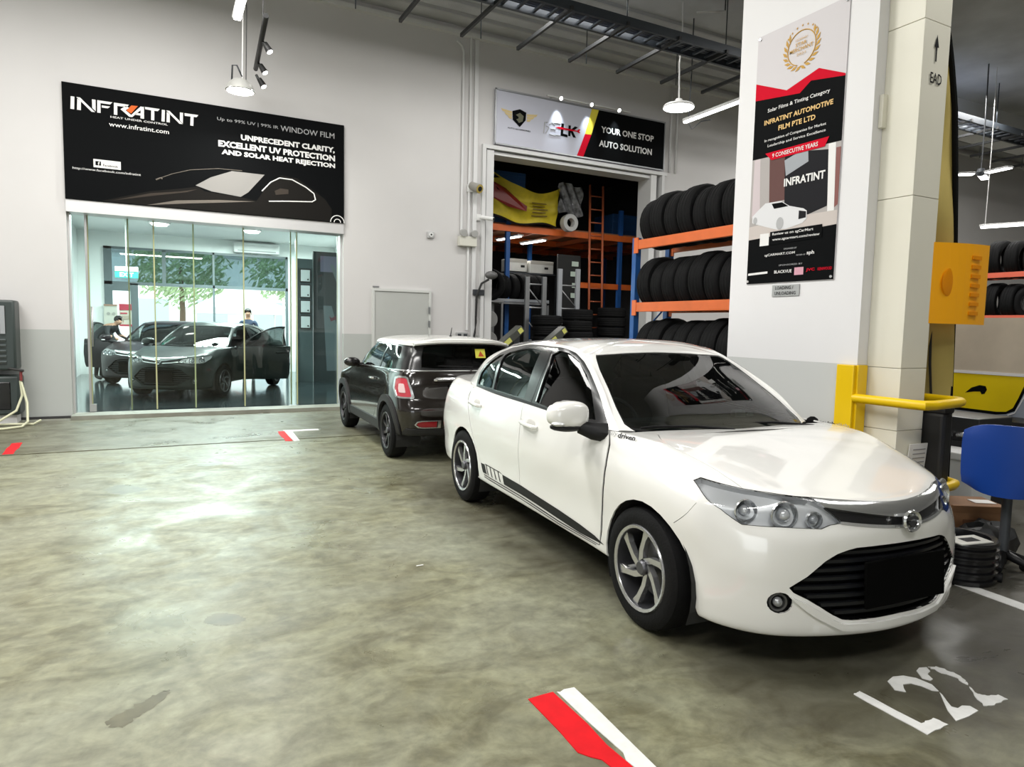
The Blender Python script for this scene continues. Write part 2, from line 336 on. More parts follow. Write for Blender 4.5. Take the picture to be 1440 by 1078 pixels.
b = MB(); b.bx(-12, -1.13, YW, 12.1, 0, 6.9); b.bx(-1.13, 2.87, YW, 12.1, 3.18, 6.9); b.bx(2.87, 5.45, YW, 12.1, 0, 6.9); b.bx(5.45, 9.79, YW, 12.1, 4.86, 6.9); b.bx(9.79, 26, YW, 12.1, 0, 6.9); struct(b, 'wall_back', WALL)
b = MB(); b.bx(-12, -1.15, YW-.03, YW, 0, .035); struct(b, 'baseboard_back', mat('base_black', (.03, .03, .03), .6))
CEIL = mat('ceiling_grey', (.56, .565, .575), .85, noise=.25, nscale=1.2, bump=.3, bscale=40)
b = MB(); b.bx(-12, 26, -9, 12.1, 6.9, 7.1); struct(b, 'ceiling', CEIL)
b = MB(); b.bx(26, 26.2, -9, 12.1, 0, 7.1); struct(b, 'wall_right', WALL)
b = MB(); b.bx(-12.2, -12, -9, 12.1, 0, 7.1); struct(b, 'wall_left', WALL)
b = MB(); b.bx(-5, 26, -9.2, -9, 0, 7.1); b.bx(-12, -5, -9.2, -9, 4.6, 7.1); struct(b, 'wall_front', WALL)
# ribs of the roof deck along the back wall, the concrete ledge and the conduits under it
b = MB()
for y in (11.3, 10.9, 10.5, 10.1, 9.7): b.bx(-12, 26, y-.02, y+.02, 6.84, 6.9)
struct(b, 'trim_2', mat('deck_rib', (.42, .42, .42), .7))
b = MB(); b.bx(-12, 26, 11.70, YW, 6.72, 6.79); struct(b, 'trim_3', mat('ledge_white', (.66, .66, .65), .6))
# concrete beam across the hall at the right
b = MB(); b.bx(12, 26, 9.4, 9.9, 6.2, 6.9); struct(b, 'trim_4', mat('beam_white', (.62, .62, .61), .7))
# column with its boxed-in pipe
b = MB(); b.bx(4.32, 5.05, 3.05, 4.27, 0, 6.9); struct(b, 'wall_column', COLM)
CREAM = mat('cream_cladding', (.77, .745, .64), .45, noise=.05, nscale=2)
cs = thing('trim_5', None, None); cs['kind'] = 'structure'
zs = [0, .40, .83, 1.255, 2.40, 3.52, 4.64, 5.76, 6.9]
for a, c in zip(zs, zs[1:]):
    MB().box((4.565, 2.925, (a+c)/2), (.285, .25, c-a-.003), None, .003).build('cladding_panel', CREAM, cs)
MB().bx(4.44, 4.69, 2.82, 3.05, 0, 6.9).build('cladding_core', mat('core_shadow', (.45, .43, .37), .8), cs)
MB().box((4.40, 3.035, 2.99), (.05, .03, .22), None, .004).build('cladding_clip', CREAM, cs)
FA = frame((4.425, 2.797, 0), (1, 0, 0), (0, 0, 1))
text('EAD', .085, 3.13, .125, .068, FA, BLACKP, cs, 'lettering', bold=.012)
poly([(.125, 3.27), (.125, 3.36), (.108, 3.36), (.132, 3.44), (.156, 3.36), (.139, 3.36), (.139, 3.27)], FA, BLACKP, cs, 'arrow', .003)
# ---------------------------------------------------------------- shop front
ALU = mat('pale_aluminium', (.66, .655, .66), .35, .35)
b = MB(); b.bx(-1.13, 2.87, 11.77, 12.14, 3.005, 3.182); b.bx(-1.13, -1.10, 11.9, 12.14, .05, 3.0); b.bx(2.835, 2.87, 11.9, 12.14, .05, 3.0); struct(b, 'trim_6', ALU)
GL = glass('shopfront_glass', (.88, .97, .945), 1.5)
w = thing('window_1', None, None); w['kind'] = 'structure'
pe = [-1.10, -.895, -.37, -.02, .54, 1.285, 2.04, 2.135, 2.84]
EDGE = mat('pane_edge', (.46, .46, .25), .25); CLIP = mat('clip_steel', (.5, .5, .5), .3, .8)
for i, (a, c) in enumerate(zip(pe, pe[1:])):
    yy = 12.06+.03*(i % 2); b = MB(); b.add([(a-.02, yy, .06), (c+.02, yy, .06), (c+.02, yy, 3.01), (a-.02, yy, 3.01)], [[0, 1, 2, 3]]); p = b.build('pane', GL, w)
    MB().bx(c-.010, c+.010, yy-.008, yy+.006, .06, 3.01).build('pane_edge', EDGE, p)
MB().bx(-.93, -.84, 12.0, 12.08, .06, .17).build('floor_clamp', CLIP, w)
MB().bx(-.93, -.90, 12.02, 12.06, .06, 3.0).build('door_stile', CLIP, w)
MB().tube([(-.86, 11.96, 1.05), (-.86, 11.96, 1.65)], .014, 8).build('door_pull', CLIP, w)
# back wall of the storage opening: frame and its reveal
b = MB(); FRM = mat('frame_white', (.66, .66, .66), .4)
b.bx(5.45, 5.52, 11.72, 11.9, 0, 4.799); b.bx(5.55, 5.70, 11.76, 12.19, 0, 4.79); b.bx(5.45, 9.85, 11.72, 11.9, 4.80, 4.87); b.bx(5.7, 9.6, 11.80, 12.2, 4.72, 4.78); b.bx(9.45, 9.60, 11.76, 12.2, 0, 4.79); b.bx(9.72, 9.79, 11.72, 11.9, 0, 4.799); struct(b, 'trim_7', FRM)
# storage room
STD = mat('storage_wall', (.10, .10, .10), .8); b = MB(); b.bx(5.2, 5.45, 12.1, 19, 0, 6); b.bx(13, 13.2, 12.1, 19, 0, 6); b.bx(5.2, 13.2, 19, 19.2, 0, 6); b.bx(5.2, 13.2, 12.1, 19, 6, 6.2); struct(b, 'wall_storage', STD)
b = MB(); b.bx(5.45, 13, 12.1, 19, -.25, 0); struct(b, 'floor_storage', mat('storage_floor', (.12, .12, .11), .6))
# grey service door
d = thing('door_1', None, None); d['kind'] = 'structure'
DOORG = mat('door_grey', (.47, .48, .46), .5, noise=.06, nscale=2)
MB().bx(3.40, 4.43, 11.765, 11.80, 0, 2.06).build('door_leaf', DOORG, d); b = MB(); b.bx(3.37, 3.41, 11.75, 11.8, 0, 2.064); b.bx(4.425, 4.47, 11.75, 11.8, 0, 2.064); b.bx(3.37, 4.47, 11.75, 11.8, 2.065, 2.11); b.build('door_frame', mat('door_frame_grey', (.60, .61, .59), .5), d)
for z in (1.75, 1.50): MB().bx(4.42, 4.445, 11.735, 11.765, z-.06, z+.06).build('hinge', STEEL, d)
MB().bx(3.385, 3.50, 11.785, 11.80, 2.125, 2.15).build('door_plate', STEEL, d)
# ---------------------------------------------------------------- showroom behind the glass
SW = mat('showroom_white', (.80, .83, .82), .5)
b = MB(); b.bx(-2.0, -1.75, 12.1, 20.5, 0, 3.9); b.bx(-2.0, 4.9, 12.1, 20.5, 3.70, 3.9); b.bx(4.7, 4.9, 12.1, 20.5, 0, 3.9)
b.bx(-1.75, -1.18, 20.4, 20.6, 0, 3.7); b.bx(3.36, 4.7, 20.4, 20.6, 0, 3.7); b.bx(-1.18, 3.36, 20.4, 20.6, 3.33, 3.7); b.bx(-1.18, 3.36, 20.4, 20.6, 0, .12); b.bx(-1.75, -1.13, 12.1, 12.25, 0, 3.7); b.bx(2.87, 4.7, 12.1, 12.25, 0, 3.7); struct(b, 'wall_showroom', SW)
b = MB(); b.bx(-1.75, 4.7, 11.98, 20.5, -.25, .04); struct(b, 'floor_showroom', mat('showroom_floor', (.028, .04, .044), .12, noise=.2, nscale=3))
MULL = mat('mullion_grey', (.10, .13, .14), .4)
w2 = thing('window_2', None, None); w2['kind'] = 'structure'
for x0, x1, z0, z1 in ((-1.18, -1.0, .12, 3.33), (-.60, -.42, .12, 2.40), (1.38, 1.43, .12, 3.33), (3.30, 3.36, .12, 3.33), (-1.18, 3.36, 2.36, 2.44), (-1.18, 3.36, 3.27, 3.33), (-1.0, -.6, 2.20, 2.36), (.15, .24, 2.44, 3.3)): MB().bx(x0, x1, 20.36, 20.46, z0, z1).build('mullion', MULL, w2)
TG = glass('tinted_pane', (.16, .23, .25), 1.5); CG = glass('clear_pane', (.93, .97, .96), 1.45)
for x0, x1, z0, z1, g_ in ((-1.0, .15, 2.44, 3.27, TG), (.24, 1.38, 2.44, 3.27, TG), (1.43, 3.30, 2.44, 3.27, TG), (-1.0, -.6, .12, 2.2, CG), (-.42, 1.38, .12, 2.36, CG), (1.43, 3.30, .12, 2.36, CG)):
    b = MB(); b.add([(x0, 20.41, z0), (x1, 20.41, z0), (x1, 20.41, z1), (x0, 20.41, z1)], [[0, 1, 2, 3]]); b.build('pane', g_, w2)
# ground and street outside the showroom
b = MB(); b.bx(-30, 40, 20.6, 70, -.25, 0); struct(b, 'floor_outside', mat('paving', (.78, .78, .76), .8, noise=.2, nscale=2))
# ---------------------------------------------------------------- sheet metal: patches cut out of a smooth surface
def dens(loop, step=.14):
    out = []
    for a, b in zip(loop, loop[1:]+loop[:1]):
        n = max(1, int(math.ceil(max(abs(b[0]-a[0]), abs(b[1]-a[1]))/step)))
        out += [(a[0]+(b[0]-a[0])*i/n, a[1]+(b[1]-a[1])*i/n) for i in range(n)]
    return out
def rounded(loop, n=4):
    P = np.array(loop, float); N = len(P); out = []
    for i in range(N):
        a, b, c, d = P[i-1], P[i], P[(i+1) % N], P[(i+2) % N]
        for k in range(n):
            t = k/n; out.append(tuple(.5*((2*b)+(c-a)*t+(2*a-5*b+4*c-d)*t*t+(3*b-a-3*c+d)*t**3)))
    return out
def inpoly(px, py, loop):
    L = np.array(loop); x0, y0 = L[:, 0], L[:, 1]; x1, y1 = np.roll(x0, -1), np.roll(y0, -1)
    with np.errstate(divide='ignore', invalid='ignore'):
        c = ((y0[None] > py[:, None]) != (y1[None] > py[:, None])) & (px[:, None] < (x1-x0)[None]*(py[:, None]-y0[None])/(y1-y0)[None]+x0[None])
    return c.sum(1) % 2 == 1
def sgn(S):
    if not hasattr(S, 'sg'):
        u, v = np.meshgrid(np.linspace(.3, S.nu-1.3, 12), np.linspace(.3, S.nv-1.3, 9)); u, v = u.ravel(), v.ravel()
        P = S.ev(u, v); n = S.nrm(u, v); c = P.copy(); c[:, 1] = 0; c[:, 2] = .55; c[:, 0] = np.clip(c[:, 0], -2.6, -.2)
        S.sg = 1 if ((P-c)*n).sum() > 0 else -1
    return S.sg
def patch(name, S, outer, m, parent=None, holes=(), off=0, thick=.014, mode='R', grid=(.1, .125), step=.14):
    """a piece of surface S inside `outer` ((u, v) loops) less `holes`; mode R, L or W (both halves joined)"""
    outers = outer if isinstance(outer[0][0], (tuple, list)) else [outer]
    loops = [dens([tuple(p) for p in l], step) for l in list(outers)+list(holes)]
    vs, es = [], []
    for l in loops:
        k = len(vs); vs += [Vector(p) for p in l]; es += [(k+i, k+(i+1) % len(l)) for i in range(len(l))]
    A = np.array([p for l in loops[:len(outers)] for p in l]); lo, hi = A.min(0), A.max(0)
    gu, gv = np.meshgrid(np.arange(math.ceil(lo[0]/grid[0])*grid[0], hi[0], grid[0]), np.arange(math.ceil(lo[1]/grid[1])*grid[1], hi[1], grid[1]))
    gu, gv = gu.ravel(), gv.ravel()
    def inside(x, y):
        a = np.zeros(len(x), bool)
        for l in loops[:len(outers)]: a |= inpoly(x, y, l)
        for l in loops[len(outers):]: a &= ~inpoly(x, y, l)
        return a
    if len(gu):
        k = inside(gu, gv); LP = np.array([p[:] for p in vs])
        g = np.stack([gu[k], gv[k]], 1)
        if len(g):
            keep = np.ones(len(g), bool)
            for i in range(0, len(g), 500):
                d = np.abs((g[i:i+500, None]-LP[None])/np.array(grid)*2.6); keep[i:i+500] = (d.max(2) > 1).all(1)
            vs += [Vector(p) for p in g[keep]]
    V, _, F, *_r = delaunay_2d_cdt(vs, es, [], 0, 1e-6)
    V = np.array([v[:] for v in V]); F = np.array([f for f in F if len(f) == 3])
    c = V[F].mean(1); F = F[inside(c[:, 0], c[:, 1])]
    used = np.unique(F); mp = -np.ones(len(V), int); mp[used] = np.arange(len(used)); V = V[used]; F = mp[F]
    sg = sgn(S); N = S.nrm(V[:, 0], V[:, 1])*sg; P = S.ev(V[:, 0], V[:, 1]); mid = np.abs(P[:, 1]) < 1e-4; N[mid, 1] = 0; N /= np.linalg.norm(N, axis=1)[:, None]
    P = P+N*off
    tn = np.cross(P[F[:, 1]]-P[F[:, 0]], P[F[:, 2]]-P[F[:, 0]]); fl = (tn*N[F[:, 0]]).sum(1) < 0; F[fl] = F[fl][:, ::-1]
    E = {}
    for a, b, c in F:
        for e in ((a, b), (b, c), (c, a)): E[e] = 1
    bd = [e for e in E if (e[1], e[0]) not in E and not (mid[e[0]] and mid[e[1]])]
    verts, faces, nor = [P], [F.tolist()], [N]; k = len(P)
    if thick and bd:
        q = np.array(bd); a, b = P[q[:, 0]], P[q[:, 1]]; na, nb = N[q[:, 0]], N[q[:, 1]]; sn = np.cross(b-a, na); sn /= np.maximum(np.linalg.norm(sn, axis=1), 1e-9)[:, None]*(1 if thick > 0 else -1)
        n = len(q); verts += [a, b, b-nb*thick, a-na*thick]; nor += [sn]*4
        faces.append([[k+i, k+3*n+i, k+2*n+i, k+n+i] for i in range(n)])
    P = np.concatenate(verts); N = np.concatenate(nor); F = sum(faces, [])
    if mode in 'LW':
        P2 = P*[1, -1, 1]; N2 = N*[1, -1, 1]; F2 = [f[::-1] for f in F]
        if mode == 'L': P, N, F = P2, N2, F2
        else: F = F+[[i+len(P) for i in f] for f in F2]; P = np.concatenate([P, P2]); N = np.concatenate([N, N2])
    me = bpy.data.meshes.new(name); me.from_pydata(P.tolist(), [], F); me.polygons.foreach_set('use_smooth', [True]*len(F)); me.update()
    me.normals_split_custom_set_from_vertices(N.tolist())
    return put(name, me, m, parent)
def arc(cx, cz, r, a0, a1, n=18): return [(cx+r*cos(radians(a0+(a1-a0)*i/n)), cz+r*sin(radians(a0+(a1-a0)*i/n))) for i in range(n+1)]
def uvl(S, pts, ax=(0, 2), box=None): return [tuple(p) for p in S.inv(pts, ax, box).tolist()]
# ---------------------------------------------------------------- wheels
def wheel(parent, x, y, z, R, w, rim, M_rim, M_face, spokes=6, twist=.5, out=-1, name='wheel'):
    """wheel with its axis along y; out = -1 shows its face to -y"""
    F = Matrix(((1, 0, 0, x), (0, 0, out, y), (0, -out, 0, z), (0, 0, 0, 1))) if out == -1 else Matrix(((-1, 0, 0, x), (0, 0, 1, y), (0, 1, 0, z), (0, 0, 0, 1)))
    t = MB().lathe([(rim-.004, -w*.45), (rim+.01, -w*.5), (R-.03, -w*.5), (R-.008, -w*.42), (R, -w*.25), (R, w*.25), (R-.008, w*.42), (R-.03, w*.5), (rim+.012, w*.5), (rim-.004, w*.46)], 48, F).build(name, RUBBER, parent)
    MB().lathe([(rim+.003, w*.47), (rim-.004, w*.52), (rim-.018, w*.47), (rim-.03, w*.2), (rim-.035, -w*.4)], 40, F).build('rim', M_rim, t)
    MB().lathe([(rim+.004, w*.46), (rim-.001, w*.525), (rim-.015, w*.50), (rim-.019, w*.44)], 40, F).build('rim_lip', M_face, t)
    b = MB(); k = w*.43
    for i in range(spokes):
        a = 2*pi*i/spokes+.3; pts = [(rim*.18, a+1.15*twist), (rim*.42, a+.50*twist), (rim*.70, a+.17*twist), (rim-.006, a)]; wd = [.042, .032, .030, .050]; L = []; Rr = []
        for (r, th), q in zip(pts, wd):
            c = Vector((r*cos(th), r*sin(th), 0)); tn = Vector((-sin(th), cos(th), 0)); zz = k-.02*(1-r/rim)
            L.append((c-tn*q*.5, zz)); Rr.append((c+tn*q*.5, zz))
        V = []
        for (p, zz), (p2, _) in zip(L, Rr): V += [F @ (p+Vector((0, 0, zz))), F @ (p2+Vector((0, 0, zz))), F @ (p2+Vector((0, 0, zz-.03))), F @ (p+Vector((0, 0, zz-.03)))]
        fs = []
        for j in range(3):
            o = 4*j
            for s_ in range(4): fs.append([o+s_, o+(s_+1) % 4, o+4+(s_+1) % 4, o+4+s_])
        b.add(V, fs+[[0, 1, 2, 3], [15, 14, 13, 12]])
    b.build('spokes', M_face, t)
    MB().lathe([(0, k+.004), (.03, k+.004), (.036, k-.004), (.036, k-.03)], 24, F).build('hub_cap', mat('hub_grey', (.10, .10, .11), .35, .6), t)
    MB().lathe([(0, -.01), (rim*.72, -.01), (rim*.72, -.03), (0, -.03)], 32, F).build('brake_disc', mat('disc_steel', (.13, .13, .13), .4, .8), t)
    return t
# ---------------------------------------------------------------- the white saloon (and, re-coloured, the two dark ones)
PAINT = mat('pearl_white_paint', (.83, .825, .80), .2, 0, coat=1)
CARGLASS = glass('smoked_glass', (.13, .16, .155), 1.28)
SCREEN = glass('windscreen_glass', (.40, .46, .44), 1.52)
LENS = glass('clear_lens', (.93, .94, .95), 1.45)
TRIM = mat('gloss_black_trim', (.012, .012, .013), .22)
SILVER = mat('machined_silver', (.62, .62, .63), .25, .85)
REFLECTOR = mat('lamp_reflector', (.78, .79, .80), .35, .2)
CABIN = mat('cabin_trim', (.030, .031, .033), .7)
SEATF = mat('seat_cloth', (.055, .055, .058), .85)
REDLENS = mat('red_lens', (.35, .012, .02), .12, coat=.5)
def build_saloon():
    car = thing('saloon_car', 'white four-door saloon car parked in the nearest bay', 'car')
    L = Surf(sedan_lower()); U = Surf(sedan_upper())
    SB, FB, UB, WB = (3.2, 10.4, .6, 6.4), (9, 14, 0, 7), (2.5, 9.0, 0, 3), (8.6, 11, 0, 2.6)
    side = lambda p: uvl(L, p, (0, 2), SB)
    ext = lambda l: l
    # front door
    fd_r = [(-1.405, .300), (-1.42, .335), (-1.448, .42), (-1.455, .585), (-1.449, .729), (-1.455, .822), (-1.468, .914)]
    fd_f = [(-.356, .863), (-.336, .757), (-.342, .66), (-.352, .59), (-.370, .47), (-.374, .383), (-.392, .300)]
    q = side([(-1.460, .90), (-.40, .90)])
    fdoor = side(fd_r)+[(q[0][0], 6.02), (q[1][0], 6.02)]+side(fd_f)
    rd_r = [(-2.535, .925), (-2.524, .873), (-2.443, .769), (-2.362, .641), (-2.262, .492), (-2.19, .41), (-2.12, .345), (-2.07, .303)]
    rd_f = [(-1.411, .300), (-1.426, .335), (-1.454, .42), (-1.461, .585), (-1.455, .729), (-1.461, .822), (-1.474, .914)]
    qr = side([(-2.50, .93), (-1.466, .90)])
    rdoor = side(rd_r)[::-1][:-1]+side(rd_r[:1])+[(qr[0][0], 6.02), (qr[1][0], 6.02)]+side(rd_f)[::-1]
    HB = (7.2, 14, 5.2, 9)
    seam = [(-.215, -.592), (-.055, -.672), (.061, -.68), (.198, -.647), (.299, -.630), (.391, -.619), (.448, -.612), (.545, -.531), (.612, -.402), (.684, -.266), (.722, -.10), (.728, 0)]
    hood = uvl(L, seam, (0, 1), HB)+[(14, 9)]
    hood[-2] = (14, hood[-2][1]); hb = uvl(L, [(-.17, -.02), (-.175, -.30)], (0, 1), (7.2, 14, 5.9, 9)); hood += [(hb[0][0], 9), hb[1]]
    hl = uvl(L, [(-.742, .798), (-.715, .810), (-.616, .788), (-.531, .783), (-.402, .773), (-.372, .742), (-.321, .695), (-.315, .681), (-.368, .672), (-.406, .656), (-.468, .656), (-.58, .655), (-.673, .654), (-.728, .708), (-.750, .775)], (1, 2), FB)
    ug = uvl(L, [(-.372, .741), (-.209, .720), (-.06, .700), (0, .696), (0, .660), (-.06, .662), (-.20, .672), (-.318, .684)], (1, 2), FB)
    chrome = uvl(L, [(-.400, .772), (-.266, .762), (-.066, .751), (0, .750), (0, .693), (-.06, .697), (-.209, .717), (-.372, .740)], (1, 2), FB)
    chrome2 = uvl(L, [(-.318, .686), (-.20, .674), (-.06, .664), (0, .662), (0, .650), (-.06, .652), (-.20, .662), (-.325, .676)], (1, 2), FB)
    lg = uvl(L, [(-.533, .405), (-.464, .456), (-.395, .520), (-.345, .553), (-.30, .570), (-.261, .579), (-.143, .584), (0, .586), (0, .262), (-.139, .257), (-.249, .256), (-.300, .262), (-.345, .284), (-.401, .320), (-.458, .355), (-.515, .384)], (1, 2), FB)
    fog = uvl(L, [(-.562+.046*cos(a), .337+.046*sin(a)) for a in np.linspace(0, 2*pi, 17)[:-1]], (1, 2), FB)
    arch_f = uvl(L, arc(.03, .303, .345, 200, -20), (0, 2), (8, 11.6, .2, 6)); arch_f = arch_f+[(arch_f[-1][0], -.5), (arch_f[0][0], -.5)]
    arch_r = uvl(L, arc(-2.575, .300, .338, 200, -20), (0, 2), (3.2, 6.6, .2, 6)); arch_r = arch_r+[(arch_r[-1][0], -.5), (arch_r[0][0], -.5)]
    tl = uvl(L, [(-.44, .80), (-.48, .86), (-.62, .90), (-.745, .89), (-.76, .83), (-.72, .76), (-.60, .74)], (1, 2), (0, 3.9, 3, 7))
    bs = side([(.255, .603), (.43, .708)]); seam_slit = [bs[0], bs[1], (bs[1][0]+.004, bs[1][1]-.018), (bs[0][0]+.006, bs[0][1]-.018)]
    body_out = [(0, .02), (14, .02), (14, 7.5), (14, 9), (8.9, 9), (8.55, 6.9), (8.3, 6.1), (5.0, 6.05), (4.7, 6.6), (4.45, 9), (0, 9)]
    grow = lambda loop, k: [tuple(np.array(loop).mean(0)+(np.array(p)-np.array(loop).mean(0))*k) for p in loop]
    def swell(loop, d):          # push a loop outwards by d (u, v units) so a gap shows
        P = np.array(loop); c = P.mean(0); out = []
        nx = np.roll(P, -1, 0)-np.roll(P, 1, 0); n = np.stack([nx[:, 1], -nx[:, 0]], 1); n /= np.maximum(np.linalg.norm(n, axis=1), 1e-9)[:, None]
        area2 = (P[:, 0]*np.roll(P[:, 1], -1)-np.roll(P[:, 0], -1)*P[:, 1]).sum()
        return [tuple(p) for p in P+n*d*(1 if area2 > 0 else -1)]
    holes = [arch_f, arch_r, swell(fdoor, .03), swell(rdoor, .03), swell(hood, .018), hl, [p if p[0] < 13.99 else (14.3, p[1]) for p in chrome], [p if p[0] < 13.99 else (14.3, p[1]) for p in ug], [p if p[0] < 13.99 else (14.3, p[1]) for p in chrome2], [p if p[0] < 13.99 else (14.3, p[1]) for p in lg], fog, tl, seam_slit]
    holes[4] = [(p[0] if p[0] < 13.97 else 14.4, p[1] if p[1] < 8.9 else 9.4) for p in holes[4]]
    body = patch('body', L, body_out, PAINT, car, holes, mode='W', grid=(.09, .12), thick=.009)
    tag(body, 'pearl white body shell')
    patch('bonnet', L, hood, PAINT, car, mode='W', grid=(.08, .1), thick=.008)
    # dark inner shell seen through the gaps
    patch('inner_shell', L, [(0, 1.0), (14, 1.0), (14, 5.9), (0, 5.9)], DARK, car, [swell(lg, .06), swell(hl, .05), arch_f, arch_r, fog], off=-.03, thick=0, mode='W', grid=(.3, .3))
    # roof and pillars
    so = [(-2.544, .977), (-2.640, 1.087), (-2.610, 1.135), (-2.488, 1.210), (-2.368, 1.272), (-2.172, 1.318), (-1.923, 1.343), (-1.709, 1.352), (-1.50, 1.351), (-1.395, 1.349), (-1.232, 1.340), (-1.129, 1.318), (-.999, 1.269), (-.89, 1.215), (-.74, 1.128), (-.607, 1.028), (-.51, .935)]
    sob = [(-.51, .93), (-.80, .932), (-1.125, .952), (-1.334, .962), (-1.503, .967), (-1.696, .973), (-1.906, .976), (-2.142, .980)]
    sl = uvl(U, so, (0, 2), UB); sl = [sl[0]]+sl[1:]+uvl(U, sob[1:], (0, 2), UB)
    ws = uvl(U, [(-1.034, -.498), (-.883, -.560), (-.712, -.598), (-.573, -.632), (-.45, -.650), (-.402, -.632)], (0, 1), (8.3, 11, 0, 2.4))+[(9.9, .0), (10.5, 0), (11, 0), (11, 2.02)]+uvl(U, [(-1.075, -.15), (-1.05, -.35)], (0, 1), (9.1, 11, 1.2, 2.4))
    rw = uvl(U, [(-2.56, 0), (-2.545, -.30), (-2.52, -.40), (-2.72, -.46), (-2.95, -.54), (-2.99, -.50), (-3.05, -.3), (-3.07, 0)], (0, 1), (0, 3.2, 0, 2.4)); rw[0] = (0, rw[0][1]); rw[-1] = (0, rw[-1][1])
    cut = lambda l, a, b: [p if p[0] < 10.99 and p[0] > .01 else ((a if p[0] > 5 else b), p[1]) for p in l]
    wsh = [(p[0], p[1]-.4) if p[1] < .01 else p for p in cut(ws, 11.4, -.4)]
    patch('roof', U, [(0, 0), (11, 0), (11, 5), (0, 5)], PAINT, car, [sl, wsh, cut(rw, 11.4, -.4)], mode='W', grid=(.09, .12))
    # screens
    def ring(loop, k, S): return [tuple(p) for p in np.array(swell(loop, -k))]
    wsi = [(p[0] if p[0] < 10.9 else 11, max(p[1], 0)) for p in ring(ws, .055, U)]
    patch('windscreen_border', U, ws, TRIM, car, [cut(wsi, 11.4, 0)], off=-.004, mode='W', thick=.004)
    patch('windscreen', U, wsi, SCREEN, car, off=-.004, mode='W', thick=0)
    patch('rear_screen', U, rw, CARGLASS, car, off=-.003, mode='W', thick=.004)
    for md in 'RL':
        d1 = patch('front_door', L, fdoor, PAINT, car, mode=md, thick=.006); d2 = patch('rear_door', L, rdoor, PAINT, car, mode=md, thick=.006)
        pf = uvl(U, [(-1.321, .980), (-1.352, 1.295), (-1.29, 1.325), (-1.176, 1.314), (-1.036, 1.268), (-.888, 1.196), (-.78, 1.125), (-.70, 1.05), (-.62, .955), (-.80, .95), (-1.1, .966)], (0, 2), UB)
        pr = uvl(U, [(-1.518, .986), (-1.545, 1.316), (-1.75, 1.325), (-1.978, 1.302), (-2.13, 1.28), (-2.19, 1.255), (-2.16, 1.17), (-2.125, 1.05), (-2.112, .995), (-1.8, .99)], (0, 2), UB)
        pq = uvl(U, [(-2.155, 1.0), (-2.17, 1.06), (-2.21, 1.18), (-2.24, 1.262), (-2.33, 1.248), (-2.46, 1.185), (-2.56, 1.115), (-2.575, 1.085), (-2.52, 1.0)], (0, 2), UB)
        bsp = uvl(U, [(-1.402, 1.36), (-1.392, .95)], (0, 2), UB)
        front_tr = [p for p in sl if p[0] >= bsp[0][0]]; i0 = [i for i, p in enumerate(sl) if p[0] >= bsp[1][0]]
        fr = [sl[i] for i in i0]; fr = [(bsp[0][0], fr[0][1])]+fr+[(bsp[1][0], fr[-1][1])]
        rr = [sl[i] for i in range(len(sl)) if i not in i0]; cutp = i0[0]
        rr = [sl[i] for i in range(0, cutp)]+[(bsp[0][0]-.01, fr[0][1]), (bsp[1][0]-.01, fr[-1][1])]+[sl[i] for i in range(i0[-1]+1, len(sl))]
        w1 = patch('window_frame', U, fr, TRIM, d1, [pf], off=.003, mode=md, thick=.02, grid=(.2, .15)); w2 = patch('window_frame', U, rr, TRIM, d2, [pr, pq], off=.003, mode=md, thick=.02, grid=(.2, .15))
        patch('window_glass', U, pf, CARGLASS, d1, off=-.008, mode=md, thick=0, grid=(.2, .15)); patch('window_glass', U, pr, CARGLASS, d2, off=-.008, mode=md, thick=0, grid=(.2, .15))
        patch('quarter_glass', U, pq, CARGLASS, d2, off=-.006, mode=md, thick=0, grid=(.2, .15))
        # bright strip on the shut pillar
        bp_ = uvl(U, [(-1.353, 1.30), (-1.322, .985), (-1.335, .985), (-1.366, 1.30)], (0, 2), UB); patch('pillar_strip', U, bp_, CHROME, d1, off=.006, mode=md, thick=.004, grid=(.3, .2))
        s_ = -1 if md == 'R' else 1
        for dd, cx, cz in ((d1, -1.30, .842), (d2, -2.315, .868)):
            rec = uvl(L, [(cx-.10+.062*cos(a)*1.3, cz+.038*sin(a)) for a in np.linspace(0, 2*pi, 15)[:-1]], (0, 2), SB)
            u_ = L.inv([(cx-.11, cz), (cx+.11, cz-.012), (cx, cz)], (0, 2), SB); P = L.ev(u_[:, 0], u_[:, 1])
            p0, p1, pm = [Vector((p[0], p[1]*(-s_), p[2])) for p in P]; yo = Vector((0, s_*.030, 0))
            b = MB(); b.tube([p0+yo*.2, p0.lerp(p1, .08)+yo, p0.lerp(p1, .5)+yo*1.25, p0.lerp(p1, .92)+yo, p1+yo*.2], [.012, .016, .015, .016, .012], 10); b.build('door_handle', PAINT, dd)
            b = MB(); R = Matrix.Rotation(0, 3, 'X'); b.ball(pm+Vector((0, s_*.001, 0)), (.065, .004, .036), 16); b.build('handle_cup', mat('pearl_white_paint_shade', (.62, .61, .58), .3), dd)  # recess shade put into the colour: darker copy of the body paint
        # mirror
        b = MB(); c = Vector((-.545, s_*.955, .995)); t = bmesh.new(); bmesh.ops.create_uvsphere(t, u_segments=20, v_segments=14, radius=1)
        for v in t.verts:
            x, y, z = v.co; k = 1-.18*max(0, y); sq = lambda a: math.copysign(abs(a)**.75, a)
            v.co = (sq(x)*.075*k, s_*(-1)*(-sq(y))*.118, sq(z)*.073*k+(.012 if z > 0 else 0))
            if x < -.2: v.co.x = -.045
        t.verts.index_update(); b.add([c+v.co for v in t.verts], [[v.index for v in f.verts] for f in t.faces], True); t.free()
        if md == 'R': b.build('door_mirror', PAINT, d1, 60)
        else: b.bm.free()
